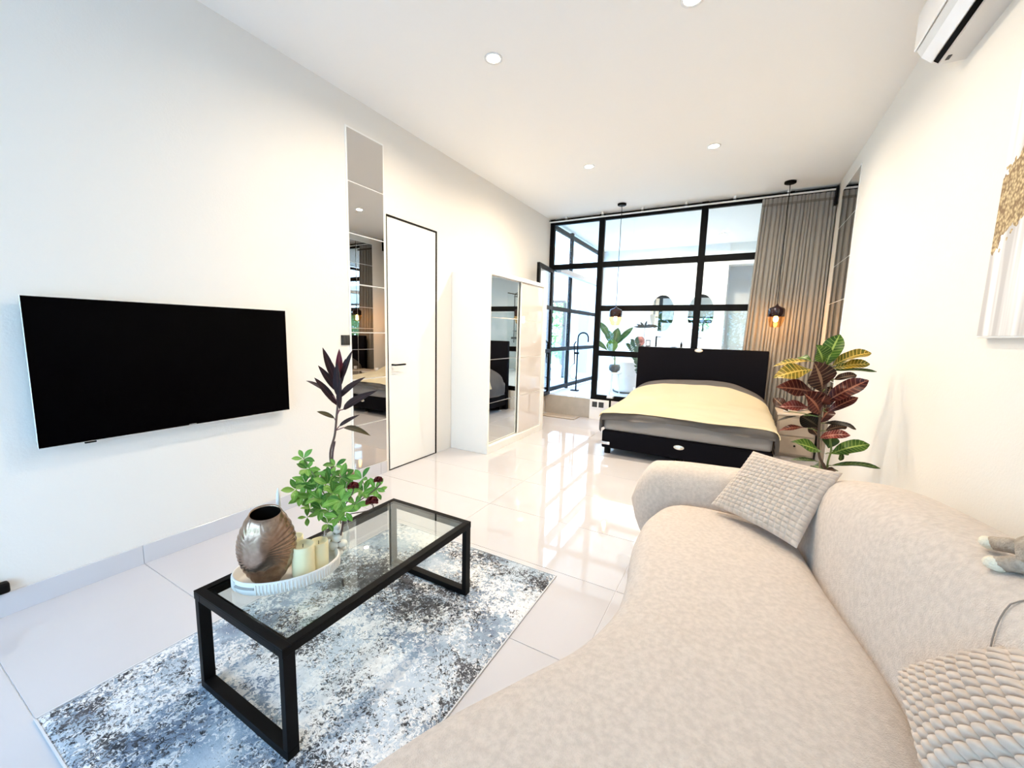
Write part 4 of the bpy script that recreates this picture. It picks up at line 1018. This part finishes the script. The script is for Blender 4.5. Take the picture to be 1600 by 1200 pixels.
t = thing('floor_faucet', 'tall black floor standing gooseneck bath faucet beside the glazing', 'faucet', (-2.50, 7.2, BZ))
fx, fy = -2.63, 7.2
obj('base_plate', box(fx-.09, fx+.05, fy-.05, fy+.05, BZ, BZ+.02, .003, 1), M['black'], t)
pts = [(fx, fy, BZ+.02), (fx, fy, 1.30)]+[(fx+.10-.10*math.cos(q*PI/10), fy, 1.32+.10*math.sin(q*PI/10)) for q in range(0, 11)]+[(fx+.20, fy, 1.25)]
obj('spout', tube(pts, .014, 10), M['black'], t, True)
obj('handset', tube([(fx-.05, fy, BZ+.5), (fx-.055, fy, 1.0), (fx-.07, fy, 1.2), (fx-.03, fy, 1.26)], [.008, .012, .014, .012], 8), M['black'], t, True)
obj('hose', tube(catmull([(fx-.05, fy, .85), (fx-.13, fy, .75), (fx-.12, fy, .58), (fx-.03, fy, .55), (fx, fy, .7)], 6), .006, 6), M['black'], t)
obj('mixer', box(fx-.06, fx+.03, fy-.02, fy+.02, 1.02, 1.06, .005, 1), M['black'], t)
# second chrome shower set outside by the glazing
ox, oy = -3.35, 7.35
t = thing('outdoor_shower_pole', 'slim grey blue outdoor shower pole with looped hose beyond the bathroom glass', 'outdoor shower', (ox, oy, -.12))
obj('pole', tube([(ox, oy, -.12), (ox, oy, 1.05)], .014, 8), mat('bluegrey', (.12, .18, .24), .4), t)
obj('shower_head', tube([(ox, oy, 1.0), (ox+.02, oy, 1.12), (ox+.05, oy, 1.15)], .02, 8), M['grey'], t)
obj('hose', tube(catmull([(ox, oy, .9), (ox+.12, oy, .75), (ox+.14, oy, .5), (ox+.03, oy, .4)], 6), .006, 6), M['grey'], t)

# vanity
t = thing('vanity_counter', 'long white vanity counter under the two round mirrors', 'vanity', (-1.15, 9.2, BZ))
VZ = 1.165
obj('counter', box(-2.02, -.36, 8.95, YE-.002, VZ-.05, VZ, .004, 1), M['whitegloss'], t)
for k, a in enumerate((-1.95, -1.42, -.89)):
    d = obj('door', box(a, a+.51, 8.98, 9.0, BZ+.2, VZ-.06, .003, 1), M['whitegloss'], t)
    obj('handle', box(a+.2, a+.31, 8.972, 8.98, VZ-.12, VZ-.11), M['black'], d)
obj('cabinet', box(-1.97, -.38, 9.0, YE-.003, BZ+.2, VZ-.05), M['white'], t)
obj('plinth', box(-1.9, -.45, 9.05, YE-.003, BZ, BZ+.2), M['white'], t)
def pillmirror(cx, label):
    z0, z1 = 1.49, 2.285; r = .255; n = 40
    t = thing('bathroom_mirror', label, 'mirror', (cx, YE, z0), 'round ended mirrors over the vanity')
    def ring(s, y):
        out = []
        for k in range(n):
            a = 2*PI*k/n; out.append(Vector((cx+r*s*math.cos(a), y, (z0+z1)/2+((z1-z0)/2-(1-s)*r)*math.copysign(abs(math.sin(a))**.92, math.sin(a)))))
        return out
    bm = B(); rings(bm, [ring(1, YE), ring(1, YE-.018), ring(.985, YE-.02)]); obj('backing', bm, M['mirroredge'], t)
    bm = B(); rings(bm, [ring(.98, YE-.0205), ring(.97, YE-.022)]); obj('mirror_glass', bm, M['mirrorb'], t)
pillmirror(-1.54, 'oval mirror over the vanity, left one of two seen above the headboard')
pillmirror(-.775, 'oval mirror over the vanity, right one of two beside the black post')
def tap(x, label):
    t = thing('basin_tap', label, 'tap', (x, 9.28, VZ), 'black basin taps on the vanity')
    obj('column', tube([(x, 9.28, VZ), (x, 9.28, VZ+.22)], .017, 10), M['black'], t)
    obj('spout', box(x-.008, x+.10, 9.268, 9.292, VZ+.205, VZ+.222, .003, 1), M['black'], t)
    obj('lever', box(x-.02, x+.02, 9.275, 9.285, VZ+.225, VZ+.232), M['black'], t)
tap(-1.60, 'tall black tap on the vanity below the left oval mirror'); tap(-.80, 'tall black tap on the vanity below the right oval mirror')
t = thing('soap_dish', 'thin dark dish on the vanity between the taps', 'dish', (-1.2, 9.15, VZ))
obj('plate', lathe(-1.22, 9.15, [(.03, VZ), (.09, VZ+.012), (.09, VZ+.016), (.01, VZ+.008)], 20), M['grey'], t, True)
tag(obj('soap_bottle', lathe(-1.08, 9.25, [(.02, VZ), (.022, VZ+.08), (.008, VZ+.10), (.008, VZ+.13)], 14), M['black'], None, True), 'slim black soap bottle on the vanity between the mirrors', 'bottle')
tag(obj('copper_vase', lathe(-2.0+.09, 9.12, [(.06, VZ), (.105, VZ+.07), (.10, VZ+.16), (.05, VZ+.21), (.04, VZ+.21)], 20), M['copper'], None, True), 'rounded copper red vase on the left end of the vanity', 'vase')
t = thing('framed_card', 'small grey framed card standing on the vanity near the left tap', 'frame', (-1.78, 9.2, VZ))
obj('frame', box(-1.80, -1.70, 9.19, 9.205, VZ, VZ+.14, .003, 1), M['grey'], t); obj('card', box(-1.785, -1.715, 9.186, 9.19, VZ+.02, VZ+.12), M['whitegloss'], t)
t = thing('flower_vase', 'tall clear vase with spreading dark leaves on the vanity', 'vase', (-1.86, 9.25, VZ))
obj('glass', lathe(-1.86, 9.28, [(.035, VZ), (.02, VZ+.18), (.026, VZ+.26)], 16, cap1=False), M['vglass'], t, True)
c = Vector((-1.86, 9.28, VZ+.40)); obj('stem', tube([(-1.86, 9.28, VZ+.02), c], .006, 6), M['dummy'] if 'dummy' in M else M['trunk'], t)
for k, (dx, dz) in enumerate(((-.25, .02), (-.19, .08), (-.1, .13), (.05, .16), (.12, .08), (.2, .07), (.27, .04))):
    obj('leaf', leaf(c, c+Vector((dx, rnd.uniform(-.05, .05), dz)), .05, sag=.08, fold=.2, up=(0, -1, .4), seg=6), LM['dark'], t)

# broad leaf plant on a stool in front of the tub
fx, fy = -1.90, 7.12
t = thing('plant_stool', 'small round white stool under the charcoal pot by the bathtub', 'stool', (fx, fy, BZ))
obj('seat', lathe(fx, fy, [(.12, .71), (.13, .72), (.13, .74), (.12, .745)], 24), M['whitegloss'], t, True)
for k in range(3):
    a = 2*PI*k/3+.4; obj('leg', tube([(fx+.07*math.cos(a), fy+.07*math.sin(a), .71), (fx+.11*math.cos(a), fy+.11*math.sin(a), BZ)], .010, 8), M['whitegloss'], t)
t = thing('broad_leaf_plant', 'plant with large broad green leaves in a round charcoal pot by the bathtub', 'plant', (fx, fy, .746))
obj('pot', lathe(fx, fy, [(.05, .746), (.09, .775), (.10, .83), (.085, .875), (.075, .875), (.07, .84), (.004, .84)], 24), M['pot'], t, True)
cc = Vector((fx, fy, .85)); obj('stem', tube([cc-Vector((0, 0, .03)), cc+Vector((0, 0, .16))], .012, 8), M['gstem'], t)
for (bu, bv, tu, tv, wd, dy, m) in ((957, 536, 937, 503, .12, 0, 'fiddle'), (958, 545, 966, 512, .16, .05, 'fiddle'), (960, 540, 990, 511, .10, .05, 'fiddle'), (957, 528, 956, 550, .15, -.12, 'fiddle'), (950, 548, 930, 532, .09, -.05, 'fiddle'), (956, 540, 948, 515, .14, .06, 'fiddle'), (960, 540, 976, 522, .11, .0, 'fiddle')):
    b_ = at(bu, bv, 1, fy); tq = at(tu, tv, 1, fy+dy)
    obj('petiole', tube([cc+Vector((0, 0, .1)), b_], .006, 6), M['gstem'], t)
    obj('leaf', leaf(b_, tq, wd, sag=.05, fold=.25, up=Vector((.3, -1, .5)), seg=8, wpos=.6), LM[m], t)
b_ = at(957, 530, 1, fy-.05); tq = at(956, 552, 1, fy-.14)
obj('leaf', leaf(b_, tq, .20, sag=.1, fold=.2, up=Vector((.2, -1, .2)), seg=8, wpos=.5), LM['spring2'], t)
# zz plant beside headboard
zx, zy = -1.40, 6.95
t = thing('glossy_leaf_plant', 'tall plant with small deep green leaves behind the left end of the headboard', 'plant', (zx, zy, BZ))
obj('pot', lathe(zx, zy, [(.09, BZ), (.12, BZ+.2), (.11, BZ+.2), (.1, BZ+.16), (.004, BZ+.16)], 24), M['whitegloss'], t, True)
for k, (u, v) in enumerate(((985, 538), (992, 532), (1000, 545), (990, 552), (997, 560))):
    e = at(u, v, 1, zy+.1*(k % 2)); bs = Vector((zx, zy, BZ+.15)); md = (bs+e)/2+Vector((.03, 0, .12))
    cvv = catmull([bs, md, e], 8); obj('stem', tube(cvv, .007, 6), M['gstem'], t)
    for q in range(5, len(cvv)):
        for sgn in (-1, 1):
            dr_ = (cvv[q]-cvv[q-1]).normalized(); s = dr_.cross(Vector((0, -1, .1))).normalized()*sgn
            obj('leaf', leaf(cvv[q], cvv[q]+(s*.8+dr_*.5).normalized()*.085, .035, sag=.05, up=(0, -1, .3), seg=5), LM['zz'], t)
# shower set on the shower side, seen in the wardrobe mirror
t = thing('rain_shower', 'black rain shower column seen reflected in the wardrobe mirror', 'shower', (.72, 10.42, 1.1))
SY = 10.30
obj('riser', tube([(.78, SY, 1.1), (.78, SY, 2.42), (.76, SY-.02, 2.46), (.70, SY-.1, 2.47), (.40, SY-.45, 2.47), (.40, SY-.45, 2.38)], .014, 8), M['grey'], t)
obj('rain_head', lathe(.40, SY-.45, [(.02, 2.38), (.14, 2.36), (.14, 2.345), (.01, 2.345)], 24), M['grey'], t, True)
obj('hand_shower', tube([(.76, SY-.03, 1.85), (.55, SY-.10, 1.95), (.48, SY-.12, 1.95)], [.012, .02, .03], 8), M['grey'], t)
obj('shelf', box(.45, .80, SY-.03, SY+.10, 1.42, 1.44), M['grey'], t)
obj('mixer', box(.70, .86, SY-.03, SY+.08, 1.2, 1.26, .005, 1), M['grey'], t)
# roller blind beam along the left glazing
t = thing('roller_blind', 'rolled up pale grey blind along the bathroom side glazing', 'blind', (XL+.12, 7.9, 2.45))
obj('cassette', box(XL+.06, XL+.15, YP+.15, 8.9, 2.44, 2.53, .01, 2), mat('blind_grey', (.45, .45, .46), .5), t)
# small floor lamp fitting at the bed's left: black stem with pale knob
t = thing('bollard_stand', 'small pale knob on a black stem left of the bed in front of the glass', 'stand', (-1.72, 6.3, 0))
obj('stem', tube([(-1.72, 6.3, .012), (-1.72, 6.3, .40)], .016, 10), M['black'], t)
obj('knob', box(-1.77, -1.67, 6.26, 6.34, .40, .435, .008, 2), M['silver'], t)
obj('base', lathe(-1.72, 6.3, [(.07, 0), (.07, .012), (.02, .014)], 20), M['black'], t)
